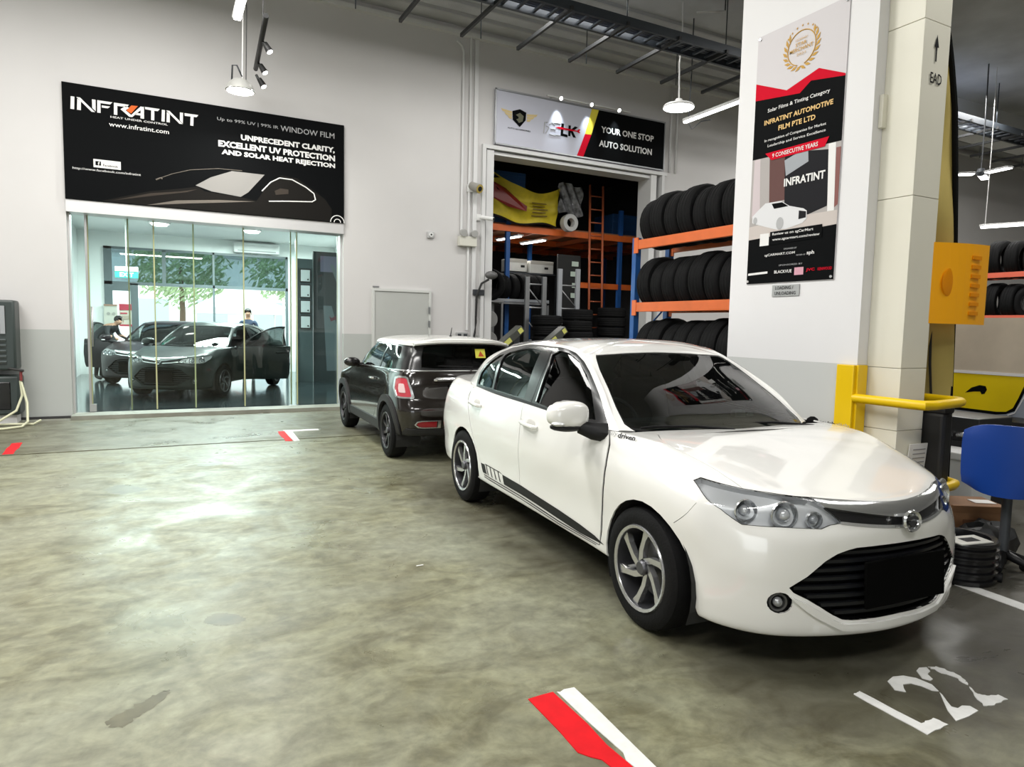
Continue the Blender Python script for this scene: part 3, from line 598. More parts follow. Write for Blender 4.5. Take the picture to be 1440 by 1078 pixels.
        b = MB(); b.tube([(-.52, s_*.90, .935), (-.47, s_*.84, .918), (-.44, s_*.77, .91)] if md == 'R' else [(-.47, s_*.80, .915), (-.44, s_*.77, .91)], [.035, .05, .055] if md == 'R' else [.03, .04], 10); md == 'R' and b.ball(c+Vector((0, 0, -.06)), (.072, .112, .026), 14); b.build('mirror_foot', BLACKP, d1)
        if md == 'R': b = MB(); b.ball(c+Vector((.028, s_*.075, -.036)), (.040, .040, .016), 12); b.build('mirror_indicator', REFLECTOR, d1)
        # sail panel and belt moulding
        bm_ = [(p[0], p[1]+.02) for p in uvl(U, [(-2.5, .985), (-1.9, .980), (-1.35, .965), (-.8, .937), (-.55, .925)], (0, 2), UB)]
        patch('belt_moulding', U, bm_+[(p[0], p[1]-.10) for p in bm_[::-1]], BLACKP, car, off=.009, mode=md, thick=.012, grid=(.4, .2))
        # headlight: housing, lamps, clear lens
        h = patch('headlight', L, hl, REFLECTOR, car, off=-.034, mode=md, thick=-.03, grid=(.12, .12))
        for (yy, zz, r) in ((-.655, .715, .042), (-.525, .705, .050), (-.42, .692, .030)):
            uu = L.inv([(yy, zz)], (1, 2), FB); P = L.ev(uu[:, 0], uu[:, 1])[0]; n = L.nrm(uu[:, 0], uu[:, 1])[0]*sgn(L); n[1] *= -s_; C = Vector((P[0], P[1]*(-s_), P[2]))-Vector(n)*.022
            dirv = Vector((.95, s_*-.25*-1, .05)).normalized(); Fm = frame(C, dirv.orthogonal(), dirv.cross(dirv.orthogonal()))
            MB().lathe([(r*1.25, .012), (r*1.2, .02), (r, .005), (r*.8, -.02), (0, -.03)], 24, Fm).build('lamp_bowl', CHROME, h)
            MB().ball(C+dirv*.0, r*.62, 14).build('projector_lens', mat('projector_glass', (.50, .52, .55), .08, .2, coat=1), h)
        patch('lens', L, hl, LENS, h, off=0, mode=md, thick=.004)
        hs = swell(hl, .018); patch('headlight_gasket', L, hs, TRIM, h, [hl], off=.0015, mode=md, thick=.006, grid=(.5, .5))
        patch('tail_lamp', L, tl, REDLENS, car, off=.002, mode=md, thick=.02)
        # fog lamp
        f = patch('fog_lamp', L, fog, BLACKP, car, off=-.035, mode=md, thick=-.035)
        uu = L.inv([(-.562, .337)], (1, 2), FB); P = L.ev(uu[:, 0], uu[:, 1])[0]; C = Vector((P[0]-.014, P[1]*(-s_)+.0, P[2])); dv = Vector((1, s_*.35, 0)).normalized(); Fm = frame(C, dv.orthogonal(), dv.cross(dv.orthogonal()))
        MB().lathe([(.040, -.01), (.040, .006), (.032, .004), (.028, -.008)], 24, Fm).build('fog_ring', mat('fog_grey', (.12, .12, .12), .3, .5), f); MB().ball(C-dv*.002, .022, 14).build('fog_lens', mat('fog_glass', (.30, .31, .32), .1, .3, coat=1), f)
        # decal stripes along the sill
        def decal(nm, pts, o=.0018): return patch(nm, L, side(pts), BLACKP, car, off=o, mode=md, thick=0, grid=(.15, .2))
        band = [(-1.75, .404), (-1.42, .397), (-1.19, .385), (-.861, .372), (-.598, .356), (-.43, .339), (-.335, .316), (-.603, .304), (-.867, .313), (-1.195, .327), (-1.445, .334), (-1.72, .337)]
        decal('side_stripe', band); decal('side_stripe', [(-2.181, .408), (-2.10, .410), (-2.055, .342), (-2.135, .341)])
        for k in range(4): x = -2.06+.078*k; decal('side_stripe', [(x-.016, .412), (x, .412), (x+.045, .340), (x+.027, .340)])
        decal('side_stripe', [(-2.09, .418), (-1.80, .414), (-1.74, .403), (-1.80, .408), (-2.09, .411)])
        decal('side_stripe', [(-2.118, .331), (-1.43, .322), (-.867, .302), (-.389, .302), (-.389, .298), (-.867, .294), (-1.43, .314), (-2.118, .324)])
        decal('side_stripe', [(-2.118, .314), (-1.433, .304), (-.87, .286), (-.42, .292), (-.42, .288), (-.87, .280), (-1.433, .298), (-2.118, .308)])
        # wheels and wheel wells
        for x in (0, -2.61):
            wheel(car, x, s_*.745, .303, .303, .185, .212, mat('wheel_dark', (.05, .05, .055), .3, .6), SILVER, 6, .75, s_)
            b = MB(); Mx = Matrix(((1, 0, 0, x+(.03 if x == 0 else .035)), (0, 0, s_, 0), (0, -s_, 0, .303), (0, 0, 0, 1)))
            b.lathe([(.35, .80), (.352, .52), (.1, .52)], 28, Mx, pi*1.02, 2*pi*.99) if False else None
            pts = arc(x+(.03 if x == 0 else .035), .303, .352, 205, -25, 20); V = []; Fc = []
            for (px_, pz_) in pts: V += [(px_, s_*.815, pz_), (px_, s_*.53, pz_)]
            for i in range(len(pts)-1): Fc.append([2*i, 2*i+1, 2*i+3, 2*i+2])
            n0 = len(V); V += [(p[0], s_*.53, p[1]) for p in pts]; Fc.append(list(range(n0, len(V))))
            b.add(V, Fc); b.build('wheel_liner', mat('liner_black', (.02, .02, .02), .8), car)
    # front end
    pan = patch('grille_bar', L, ug, TRIM, car, off=-.012, mode='W', thick=-.01); tag(pan, 'black upper grille bar')
    c1 = patch('grille_chrome', L, chrome, CHROME, car, off=.006, mode='W', thick=.02); tag(c1, 'chrome strip above the grille')
    c2 = patch('grille_chrome', L, chrome2, CHROME, car, off=.004, mode='W', thick=.02)
    low = patch('lower_grille', L, lg, mat('grille_black', (.003, .003, .003), .7, spec=.1), car, off=-.05, mode='W', thick=-.05)
    patch('grille_frame', L, swell(lg, .03), TRIM, low, [[p if p[0] < 13.99 else (14.3, p[1]) for p in lg]], off=.002, mode='W', thick=.03, grid=(.5, .5)) if False else None
    for z in (.285, .322, .360, .398, .436, .474, .512, .550):
        ymax = np.interp(z, [.26, .28, .30, .34, .38, .405, .45, .52, .55, .58], [.22, .33, .37, .43, .50, .53, .47, .39, .34, .22])-.012
        top = [(-y, z+.007+.004*(1-y/.5)) for y in np.linspace(0, ymax, 8)]; bot = [(-y, z-.007+.004*(1-y/.5)) for y in np.linspace(ymax, 0, 8)]
        sl_ = uvl(L, top+bot, (1, 2), FB); sl_[0] = (14, sl_[0][1]); sl_[-1] = (14, sl_[-1][1])
        patch('slat', L, sl_, mat('slat_black', (.012, .013, .015), .35, spec=.3), low, off=-.016, mode='W', thick=.03, grid=(.3, .3))
    lip = uvl(L, [(-.535, .372), (-.46, .338), (-.40, .302), (-.345, .266), (-.30, .246), (-.14, .241), (0, .246), (0, .216), (-.15, .213), (-.30, .217), (-.39, .262), (-.46, .305)], (1, 2), FB); lip = [(14, p[1]) if i in (6, 7) else p for i, p in enumerate(lip)]
    patch('bumper_lip', L, lip, PAINT, car, off=.013, mode='W', thick=.012, grid=(.07, .07))
    b = MB(); b.box((.800, 0, .425), (.014, .50, .20), (0, radians(-4), 0), .005); b.build('plate_panel', mat('plate_black', (.002, .002, .002), .8, spec=.05), low)
    em = MB(); Fm = frame((.812, 0, .683), (0, 1, 0), (-.12, 0, 1)); em.lathe([(0, -.012), (.045, -.012), (.052, 0), (.047, .008), (.038, .002)], 36, Fm @ Matrix.Diagonal((1.05, .92, 1, 1))); eo = em.build('badge', CHROME, car)
    b = MB(); b.prism([(-.038, .012), (-.02, .020), (.012, .022), (.036, .010), (.03, .002), (.0, .010), (-.02, .004)], .006, Fm); b.prism([(-.026, -.006), (.0, .002), (.03, -.008), (.014, -.024), (-.012, -.024)], .005, Fm); b.build('badge_inlay', mat('badge_dark', (.05, .05, .055), .3, .3), eo)
    # lettering on the front wings
    for s_ in (-1, 1):
        uu = L.inv([(-.415, .902), (-.16, .905)], (0, 2), (7, 10.5, 4, 8)); P = L.ev(uu[:, 0], uu[:, 1]); n = L.nrm(uu[:, 0], uu[:, 1])*sgn(L); a, e = [Vector((p[0], p[1]*(-s_), p[2])) for p in P]; nn = Vector((n[0][0], n[0][1]*(-s_), n[0][2]))
        xd = (e-a) if s_ == -1 else (a-e); o = a if s_ == -1 else e; yv = nn.cross(xd.normalized())
        Mt = frame(o+nn*.004, xd, yv); text('daily', 0, 0, .105, .032, Mt, mat('decal_grey', (.35, .35, .35), .5), car, 'side_lettering'); text('driven', .11, 0, .14, .030, Mt, BLACKP, car, 'side_lettering', bold=.03)
    # scuttle, wipers
    cw = uvl(L, [(-.215, -.60), (-.18, -.30), (-.172, 0), (-.30, 0), (-.31, -.30), (-.43, -.60)], (0, 1), (6.8, 14, 5.6, 9))
    b = MB(); V = []
    for y in np.linspace(-.64, .64, 17):
        k = abs(y)/.64; V += [(-.165-.06*k**2, y, .928+.006*(1-k)-.012*k*k), (-.30-.12*k**2, y, .905)]
    b.add(V, [[2*i, 2*i+1, 2*i+3, 2*i+2] for i in range(16)], True); b.build('scuttle_panel', BLACKP, car)
    for y0, y1 in ((-.05, -.60), (.56, -.02)):
        b = MB(); b.tube([(-.24, y0, .925), (-.30, (y0*.6+y1*.4), .945), (-.36, y1*.85+y0*.15, .945), (-.365, y1, .94)], [.009, .008, .006, .005], 6); b.build('wiper', BLACKP, car)
    # roof seams, cabin
    b = MB(); b.bx(-3.2, .45, -.60, .60, .235, .27); b.bx(-3.3, -2.2, -.6, .6, .27, .5); b.bx(-.15, .45, -.5, .5, .27, .70); b.build('floor_pan', DARK, car)
    b = MB(); b.box((-.62, 0, .80), (.48, 1.36, .20), (0, radians(-6), 0), .06, 3); b.box((-.66, 0, .915), (.30, 1.30, .05), (0, radians(-4), 0), .02); b.build('dashboard', CABIN, car)
    for y in (-.37, .37):
        st = MB().box((-1.45, y, .50), (.52, .50, .16), (0, radians(-6), 0), .06, 3).box((-1.75, y, .80), (.14, .48, .62), (0, radians(-14), 0), .06, 3).build('seat', SEATF, car)
        MB().box((-1.87, y, 1.17), (.09, .26, .18), (0, radians(-10), 0), .04, 3).build('headrest', SEATF, st)
    st = MB().box((-2.35, 0, .50), (.50, 1.25, .18), None, .06, 3).box((-2.66, 0, .78), (.16, 1.22, .52), (0, radians(-18), 0), .06, 3).build('rear_bench', SEATF, car)
    for y in (-.36, .36): MB().box((-2.76, y, 1.06), (.09, .26, .13), None, .04, 3).build('headrest', SEATF, st)
    b = MB(); Fm = frame((-.98, -.37, .86), (0, 1, 0), (-.42, 0, 1)); n = 28
    b.tube([Fm @ Vector((.18*cos(2*pi*i/n), .18*sin(2*pi*i/n), 0)) for i in range(n)], .014, 8, closed=True); b.box(Fm @ Vector((0, 0, -.02)), (.05, .15, .09), None, .015); b.tube([Fm @ Vector((-.17, 0, 0)), Fm @ Vector((.17, 0, 0))], .012, 6); b.tube([Fm @ Vector((0, 0, 0)), Fm @ Vector((0, 0, -.25))], .03, 8); b.build('steering_wheel', CABIN, car)
    b = MB(); b.box((-1.10, 0, 1.245), (.025, .23, .07), None, .012); b.tube([(-1.10, 0, 1.27), (-1.13, 0, 1.32)], .008, 6); b.build('rear_mirror', CABIN, car)
    b = MB(); b.tube([(-.62+.0, .42, .925), (-.60, .40, .955)], .02, 8); b.box((-.60, .30, .955), (.05, .09, .06), None, .012); b.build('dash_gadget', mat('gadget_grey', (.20, .21, .21), .4), car)
    return car
WCAR = build_saloon()
WCAR.location = (2.9222, 2.5287, 0); WCAR.rotation_euler = (0, 0, radians(-93.8885))
# ---------------------------------------------------------------- small dark hatchback with a white roof
def hatch_lower():
    XS = [-2.95,-2.94,-2.90,-2.81,-2.68,-2.39,-1.95,-1.2,-.45,0,.28,.44,.56,.63,.66]
    YS = [0,-.38,-.64,-.735,-.775,-.80,-.79,-.785,-.79,-.805,-.79,-.72,-.56,-.30,0]
    def ring(dr, df, dy, z): return [(XS[k]+dr*min(1, max(0, (-2.39-XS[k])/.4))+df*min(1, max(0, XS[k]/.5)), YS[k]*(1+dy), z[k]) for k in range(15)]
    R = [ring(.14,-.12,-.14,[.33]*4+[.32,.30,.27,.27,.27,.27,.25,.24,.24,.24,.24]), ring(.03,-.03,-.03,[.31]*4+[.30,.28,.25,.25,.25,.25,.23,.22,.22,.22,.22]),
         ring(-.03,.0,.0,[.42]*4+[.40,.38,.36,.36,.36,.38,.36,.35,.35,.35,.35]), ring(-.05,.01,.012,[.56]*4+[.56,.56,.56,.56,.56,.56,.54,.52,.52,.52,.52]),
         ring(0,0,.004,[.70]*5+[.72,.72,.71,.70,.69,.67,.65,.64,.63,.63]), ring(.03,-.03,-.02,[.86]*5+[.87,.86,.85,.84,.80,.78,.76,.74,.73,.73])]
    XB = [-2.86,-2.855,-2.82,-2.75,-2.64,-2.38,-1.95,-1.2,-.60,-.10,.20,.36,.48,.56,.59]; YB = [0,-.36,-.58,-.675,-.715,-.745,-.755,-.755,-.745,-.705,-.64,-.57,-.44,-.23,0]; ZB = [.985,.985,.985,.985,.985,.980,.970,.955,.935,.895,.86,.835,.81,.80,.795]
    R.append([(XB[k],YB[k],ZB[k]) for k in range(15)])
    XC = [-2.80,-2.80,-2.77,-2.70,-2.6,-2.38,-1.95,-1.2,-.62,-.18,.08,.22,.33,.41,.44]; YC = [0,-.30,-.48,-.56,-.6,-.66,-.70,-.70,-.66,-.60,-.54,-.47,-.36,-.19,0]; ZC = [.985]*6+[.97,.955,.94,.925,.895,.872,.85,.84,.838]
    R.append([(XC[k],YC[k],ZC[k]) for k in range(15)])
    XD = [-2.7]*2+[-2.68,-2.64,-2.5,-2.3,-1.95,-1.2,-.62,-.35,-.2,-.1,0,.08,.10]; YD = [y*.5 for y in YC]; ZD = [.985]*6+[.97,.955,.945,.945,.93,.915,.905,.9,.895]
    R.append([(XD[k],YD[k],ZD[k]) for k in range(15)])
    R.append([(x-.05,0,z+.003) for x, z in zip([-2.6]*2+[-2.58,-2.54,-2.4,-2.3,-1.95,-1.2,-.62,-.45,-.38,-.32,-.26,-.22,-.2],ZD)])
    return R
def hatch_upper():
    base = [(-2.875,0,.98),(-2.865,-.38,.98),(-2.82,-.575,.98),(-2.70,-.69,.98),(-2.38,-.742,.975),(-1.95,-.752,.968),(-1.30,-.752,.955),(-.85,-.742,.935),(-.66,-.70,.925),(-.58,-.63,.92),(-.48,-.35,.92),(-.45,0,.92)]
    mid = [(-2.78,0,1.14),(-2.77,-.35,1.14),(-2.74,-.54,1.14),(-2.64,-.635,1.135),(-2.36,-.685,1.135),(-1.95,-.695,1.13),(-1.35,-.695,1.125),(-1.0,-.685,1.11),(-.86,-.64,1.10),(-.80,-.59,1.10),(-.72,-.33,1.105),(-.70,0,1.105)]
    top = [(-2.66,0,1.28),(-2.65,-.32,1.275),(-2.63,-.48,1.262),(-2.56,-.565,1.25),(-2.34,-.61,1.255),(-1.95,-.622,1.262),(-1.45,-.622,1.262),(-1.16,-.605,1.25),(-1.06,-.56,1.24),(-1.01,-.51,1.245),(-.96,-.30,1.262),(-.95,0,1.268)]
    sh = [(-2.72,0,1.315),(-2.71,-.31,1.31),(-2.67,-.45,1.297),(-2.57,-.54,1.285),(-2.34,-.585,1.29),(-1.95,-.595,1.297),(-1.45,-.595,1.297),(-1.18,-.575,1.283),(-1.09,-.53,1.27),(-1.05,-.48,1.272),(-1.0,-.29,1.285),(-.99,0,1.29)]
    m = [(-2.58,0,1.338),(-2.57,-.18,1.336),(-2.53,-.27,1.328),(-2.46,-.33,1.322),(-2.3,-.36,1.328),(-1.95,-.37,1.336),(-1.5,-.37,1.336),(-1.3,-.35,1.328),(-1.25,-.32,1.32),(-1.21,-.29,1.32),(-1.18,-.18,1.326),(-1.17,0,1.328)]
    sp = [(-2.4+i*.1,0,1.348 if 2 < i < 9 else 1.345) for i in range(12)]
    return [base, mid, top, sh, m, sp]
def build_hatch():
    car = thing('hatchback_car', 'small dark brown hatchback with a white roof, parked behind the white saloon', 'car')
    P_ = mat('dark_brown_paint', (.010, .007, .006), .18, .1, coat=1); RW = mat('roof_white_paint', (.72, .72, .69), .25, coat=.8)
    L = Surf(hatch_lower()); U = Surf(hatch_upper())
    RB = (0, 4.2, .6, 6.5)
    arch_f = uvl(L, arc(0, .30, .335, 200, -20), (0, 2), (8, 11.6, .2, 6)); arch_f += [(arch_f[-1][0], -.5), (arch_f[0][0], -.5)]
    arch_r = uvl(L, arc(-2.39, .30, .335, 200, -20), (0, 2), (3.6, 6.6, .2, 6)); arch_r += [(arch_r[-1][0], -.5), (arch_r[0][0], -.5)]
    tl = uvl(L, [(-.765, .915), (-.735, .932), (-.690, .930), (-.672, .915), (-.648, .80), (-.628, .715), (-.640, .70), (-.74, .698), (-.772, .705), (-.782, .80)], (1, 2), RB)
    fg = uvl(L, [(-.635, .43), (-.615, .462), (-.56, .470), (-.36, .472), (-.36, .392), (-.54, .392), (-.60, .398)], (1, 2), RB)
    gate = uvl(L, [(0, .53), (-.50, .535), (-.585, .58), (-.60, .75), (-.615, .97)], (1, 2), (0, 4.2, 1, 6.6)); gate = [(0, gate[0][1])]+gate[1:-1]+[(gate[-1][0], 6.0), (0, 6.0)]
    door = uvl(L, [(-.62, .93), (-.53, .75), (-.50, .55), (-.52, .36), (-1.70, .35), (-1.86, .46), (-1.92, .62), (-1.93, .80), (-1.92, .955)], (0, 2), (5, 9.5, 1, 6.5))
    q = [i for i, p in enumerate(door) if p[1] > 5.6]; door = [(p[0], 5.98) if p[1] > 5.6 else p for p in door]
    c14 = lambda l: [(p[0] if p[0] > .01 else -.3, p[1]) for p in l]
    body = patch('body', L, [(0, .02), (14, .02), (14, 9), (9.2, 9), (8.6, 6.9), (8.3, 6.1), (3.2, 6.05), (0, 6.05)], P_, car, [arch_f, arch_r, tl, c14(gate), door], mode='W', grid=(.1, .13))
    patch('inner_shell', L, [(0, 1), (14, 1), (14, 5.9), (0, 5.9)], DARK, car, [arch_f, arch_r], off=-.03, thick=0, mode='W', grid=(.3, .3))
    ins = lambda loop, d: [tuple(np.array(loop).mean(0)+(np.array(p)-np.array(loop).mean(0))*(1-d)) for p in loop]
    tg = patch('tailgate', L, [(p[0], p[1]) for p in gate], P_, car, mode='W', thick=.02, off=.003)
    low = mat('rough_black_plastic', (.018, .018, .019), .6)
    for md in 'RL':
        s_ = -1 if md == 'R' else 1
        d = patch('door', L, ins(door, .008), P_, car, mode=md, thick=.02)
        patch('tail_lamp_frame', L, tl, CHROME, car, [ins(tl, .16)], off=.012, mode=md, thick=.03)
        patch('tail_lamp', L, ins(tl, .14), mat('tail_red', (.50, .05, .07), .12, coat=1), car, off=.008, mode=md, thick=.02)
        patch('tail_lamp_centre', L, [tuple(np.array(ins(tl, .60))[i]+np.array([0, -.05])) for i in range(len(tl))], mat('tail_clear', (.75, .55, .55), .1, coat=1), car, off=.013, mode=md, thick=.01)
        fo = patch('fog_lamp_frame', L, fg, CHROME, car, [ins(fg, .16)], off=.012, mode=md, thick=.03)
        patch('fog_lamp', L, [p for p in ins(fg, .22)], REDLENS, fo, off=.004, mode=md, thick=.01)
        # arches, sill
        for cx, ar, bx_ in ((0, arch_f, (8, 12.2, .2, 6)), (-2.39, arch_r, (3.2, 6.9, .2, 6))):
            o_ = uvl(L, arc(cx, .30, .405, 188, -8), (0, 2), bx_); i_ = uvl(L, arc(cx, .30, .330, 198, -18), (0, 2), bx_)
            patch('wheel_arch', L, o_+i_[::-1], low, car, off=.018, mode=md, thick=.03, grid=(.4, .3))
            wheel(car, cx, s_*.712, .30, .30, .185, .205, mat('hatch_wheel', (.022, .022, .024), .35, .4), mat('hatch_spoke', (.035, .035, .038), .3, .5), 8, .1, s_)
            pts = arc(cx, .30, .34, 205, -25, 16); V = []
            for a_, b_ in pts: V += [(a_, s_*.775, b_), (a_, s_*.5, b_)]
            b = MB(); n0 = len(V); V += [(p[0], s_*.5, p[1]) for p in pts]; b.add(V, [[2*i, 2*i+1, 2*i+3, 2*i+2] for i in range(len(pts)-1)]+[list(range(n0, len(V)))]); b.build('wheel_liner', MATS['liner_black'], car)
        patch('sill', L, uvl(L, [(-1.98, .37), (-.42, .365), (-.40, .262), (-2.0, .262)], (0, 2), (5, 9.5, .6, 5)), low, car, off=.012, mode=md, thick=.02, grid=(.3, .3))
        # side glass
        pw = uvl(U, [(-.80, .955), (-1.06, 1.22), (-1.2, 1.235), (-1.85, 1.245), (-1.85, .975)], (0, 2), (2.6, 9, 0, 3)); pq = uvl(U, [(-1.90, .975), (-1.90, 1.245), (-2.34, 1.238), (-2.44, 1.21), (-2.50, 1.0), (-2.4, .985)], (0, 2), (2.6, 9, 0, 3))
        patch('window_glass', U, pw, CARGLASS, d, off=-.004, mode=md, thick=0, grid=(.2, .2)); patch('quarter_glass', U, pq, CARGLASS, car, off=-.004, mode=md, thick=0, grid=(.2, .2))
        md == 'R' or None
        b = MB(); b.ball((-.93, s_*.875, .985), (.075, .105, .062), 18); b.tube([(-.90, s_*.82, .95), (-.87, s_*.73, .935)], [.03, .04], 8); b.build('door_mirror', mat('mirror_black', (.012, .012, .012), .15), d)
        b = MB(); b.tube([(-1.60, s_*.79, .835), (-1.63, s_*.812, .838), (-1.76, s_*.812, .840), (-1.79, s_*.79, .84)], .014, 8); b.build('door_handle', CHROME, d)
        # black reflector panel at the bumper corner
    pwW = pw; rs = [(0, .22), (1.0, .22), (1.75, .28), (1.8, 1.0), (1.7, 1.72), (1.0, 1.80), (0, 1.82)]; wsn = [(9.15, .15), (10, .10), (11, .10), (11, 1.88), (10, 1.86), (9.2, 1.78)]
    c11 = lambda l: [((p[0] if p[0] > .01 else -.3) if p[0] < 10.99 else 11.3, p[1]) for p in l]
    patch('pillar_trim', U, [(0, 0), (11, 0), (11, 1.95), (0, 1.95)], TRIM, car, [pw, pq, c11(rs), c11(wsn)], mode='W', grid=(.14, .14))
    patch('rear_screen', U, rs, CARGLASS, car, off=-.002, mode='W', thick=.003); patch('windscreen', U, wsn, SCREEN, car, off=-.002, mode='W', thick=0)
    patch('roof', U, [(0, 1.95), (11, 1.95), (11, 5), (0, 5)], RW, car, mode='W', off=.012, thick=.03)
    patch('belt_strip', U, [(0, -0), (8.2, 0), (8.2, .075), (0, .075)], CHROME, car, off=.014, mode='W', thick=.014, grid=(.3, .3))
    # rear spoiler, lower bumper, boot handle, number plate recess
    b = MB(); V = []; 
    for y in np.linspace(-.56, .56, 15):
        k = (abs(y)/.56)**3; V += [(-2.60, y, 1.335-.05*k), (-2.765+.09*k, y, 1.300-.03*k), (-2.755+.09*k, y, 1.283-.03*k), (-2.60, y, 1.27-.03*k)]
    b.add(V, [[4*i+j, 4*i+(j+1) % 4, 4*i+4+(j+1) % 4, 4*i+4+j] for i in range(14) for j in range(4)]+[[0, 1, 2, 3], [56, 57, 58, 59]], True); b.build('spoiler', RW, car)
    patch('lower_bumper', L, [(0, .1), (3.3, .1), (3.0, 1.5), (2.6, 1.75), (2.2, 1.7), (0, 1.75)], low, car, off=.012, mode='W', thick=.02, grid=(.3, .2))
    b = MB(); b.tube([(-2.935, -.42, .895), (-2.955, -.40, .905), (-2.965, 0, .912), (-2.955, .40, .905), (-2.935, .42, .895)], [.012, .022, .024, .022, .012], 8); b.build('boot_handle', CHROME, car)
    b = MB(); b.box((-2.952, 0, .79), (.012, .52, .13), None, .004); b.build('plate_recess', BLACKP, car)
    b = MB(); b.tube([(-2.25, 0, 1.345), (-2.25, 0, 1.365)], [.022, .014], 10); b.tube([(-2.25, 0, 1.36), (-2.29, 0, 1.455)], [.007, .004], 6); b.build('aerial', BLACKP, car)
    b = MB(); b.tube([(-2.90, -.02, 1.0), (-2.895, -.03, 1.03), (-2.875, .36, 1.045)], [.014, .010, .006], 6); b.build('rear_wiper', BLACKP, car)
    uu = U.inv([(-.13, 1.12), (-.28, 1.12), (-.09, 1.24)], (1, 2), (0, 2.4, 0, 2)); Pq = U.ev(uu[:, 0], uu[:, 1]); n = U.nrm(uu[:, 0], uu[:, 1])*sgn(U)
    M_ = frame(Pq[0]+n[0]*.012, (0, -1, 0), Pq[2]-Pq[0]); st = poly([(-.03, .0), (.09, .0), (.11, .13), (-.01, .13)], M_, mat('sticker_yellow', (.62, .60, .08), .5), car, 'warning_sticker', .001); poly([(.005, .02), (.075, .02), (.048, .10)], M_, mat('sticker_red', (.45, .07, .02), .5), st, 'sticker_triangle', .003)
    # cabin
    MB().bx(-2.75, .3, -.6, .6, .27, .36).bx(-.2, .4, -.5, .5, .35, .8).build('floor_pan', DARK, car)
    MB().box((-.80, 0, .86), (.36, 1.24, .16), None, .05).build('dashboard', CABIN, car)
    for y in (-.34, .34):
        st = MB().box((-1.35, y, .52), (.5, .46, .15), None, .05).box((-1.66, y, .82), (.13, .45, .56), (0, radians(-12), 0), .05).build('seat', SEATF, car); MB().box((-1.77, y, 1.15), (.08, .25, .16), None, .04).build('headrest', SEATF, st)
        st = MB().box((-2.30, y, .80), (.13, .50, .50), (0, radians(-14), 0), .05).build('rear_seat', SEATF, car); MB().box((-2.38, y, 1.08), (.08, .25, .12), None, .035).build('headrest', SEATF, st)
    return car
HATCH = build_hatch()
HATCH.location = (3.155, 9.63, 0); HATCH.rotation_euler = (0, 0, radians(90-2.6))
# ---------------------------------------------------------------- signs
PW = mat('print_white', (.80, .79, .78), .5); PB = mat('print_black', (.003, .0035, .004), .65, spec=.06); PR = mat('print_red', (.62, .006, .025), .65, spec=.06); PO = mat('print_orange', (.75, .14, .03), .6, spec=.1); PG = mat('print_gold', (.58, .34, .08), .6, spec=.1); PS = mat('print_silver', (.42, .42, .43), .5)
sg1 = thing('shop_sign', 'wide black sign board over the glass shopfront with a car picture and white lettering', 'sign')
MB().box((.87, 11.775, 3.995), (4.0, .05, 1.63), None, .004).build('board', PB, sg1)
F1 = frame((0, 11.749, 0), (1, 0, 0), (0, 0, 1))
lg = MB()
def Q(*p): lg.prism(list(p), .004, F1)
Q((-1.023, 4.62), (-1.031, 4.445), (-.985, 4.445), (-.978, 4.62))
Q((-.945, 4.60), (-.952, 4.445), (-.905, 4.445), (-.90, 4.57)); Q((-.955, 4.62), (-.91, 4.62), (-.73, 4.445), (-.775, 4.445)); Q((-.765, 4.62), (-.72, 4.62), (-.722, 4.46), (-.765, 4.50))
Q((-.700, 4.62), (-.51, 4.62), (-.54, 4.585), (-.66, 4.585), (-.662, 4.445), (-.705, 4.445)); Q((-.645, 4.555), (-.54, 4.555), (-.57, 4.525), (-.645, 4.525))
Q((-.492, 4.62), (-.30, 4.62), (-.33, 4.583), (-.45, 4.58), (-.452, 4.45), (-.496, 4.45)); Q((-.41, 4.54), (-.34, 4.60), (-.30, 4.575), (-.345, 4.535), (-.275, 4.48), (-.30, 4.45))
Q((-.30, 4.45), (-.262, 4.45), (-.10, 4.62), (-.15, 4.62)); Q((-.15, 4.57), (-.105, 4.61), (-.108, 4.45), (-.155, 4.45)); Q((-.205, 4.52), (-.15, 4.52), (-.15, 4.49), (-.235, 4.49))
Q((-.092, 4.625), (.103, 4.625), (.076, 4.59), (.03, 4.588), (.026, 4.447), (-.016, 4.447), (-.012, 4.588), (-.09, 4.592))
Q((.13, 4.62), (.172, 4.62), (.165, 4.45), (.122, 4.45)); Q((.196, 4.60), (.19, 4.45), (.234, 4.45), (.236, 4.57)); Q((.188, 4.62), (.232, 4.62), (.41, 4.452), (.365, 4.452)); Q((.375, 4.62), (.418, 4.62), (.412, 4.46), (.372, 4.50))
Q((.437, 4.62), (.629, 4.62), (.605, 4.585), (.562, 4.583), (.556, 4.449), (.514, 4.449), (.52, 4.583), (.44, 4.58))
lg.build('logo_lettering', PW, sg1)
poly([(-.27, 4.615), (-.185, 4.62), (-.275, 4.50), (-.335, 4.53)], F1, PO, sg1, 'logo_slash', .005)
T1 = lambda s, x, y, w_, h, m=PW, **k: text(s, x, y, w_, h, F1, m, sg1, 'lettering', **k)
T1('HEAT UNDER CONTROL', -.54, 4.398, .745, .028, bold=.01); T1('www.infratint.com', -.562, 4.275, .782, .065, bold=.008)
fb = poly([(-.77, 3.665), (-.425, 3.665), (-.425, 3.782), (-.77, 3.782)], F1, PW, sg1, 'badge_panel', .002); poly([(-.745, 3.695), (-.675, 3.695), (-.675, 3.755), (-.745, 3.755)], F1, PB, fb, 'badge_square', .004); text('f', -.715, 3.697, .026, .05, F1, PW, fb, 'lettering', lift=.006, bold=.02); text('Find us on', -.65, 3.735, .12, .022, F1, PS, fb, 'lettering', lift=.004); text('Facebook', -.65, 3.69, .19, .034, F1, PB, fb, 'lettering', lift=.004, bold=.01)
T1('http://www.facebook.com/infratint', -1.028, 3.60, .86, .042)
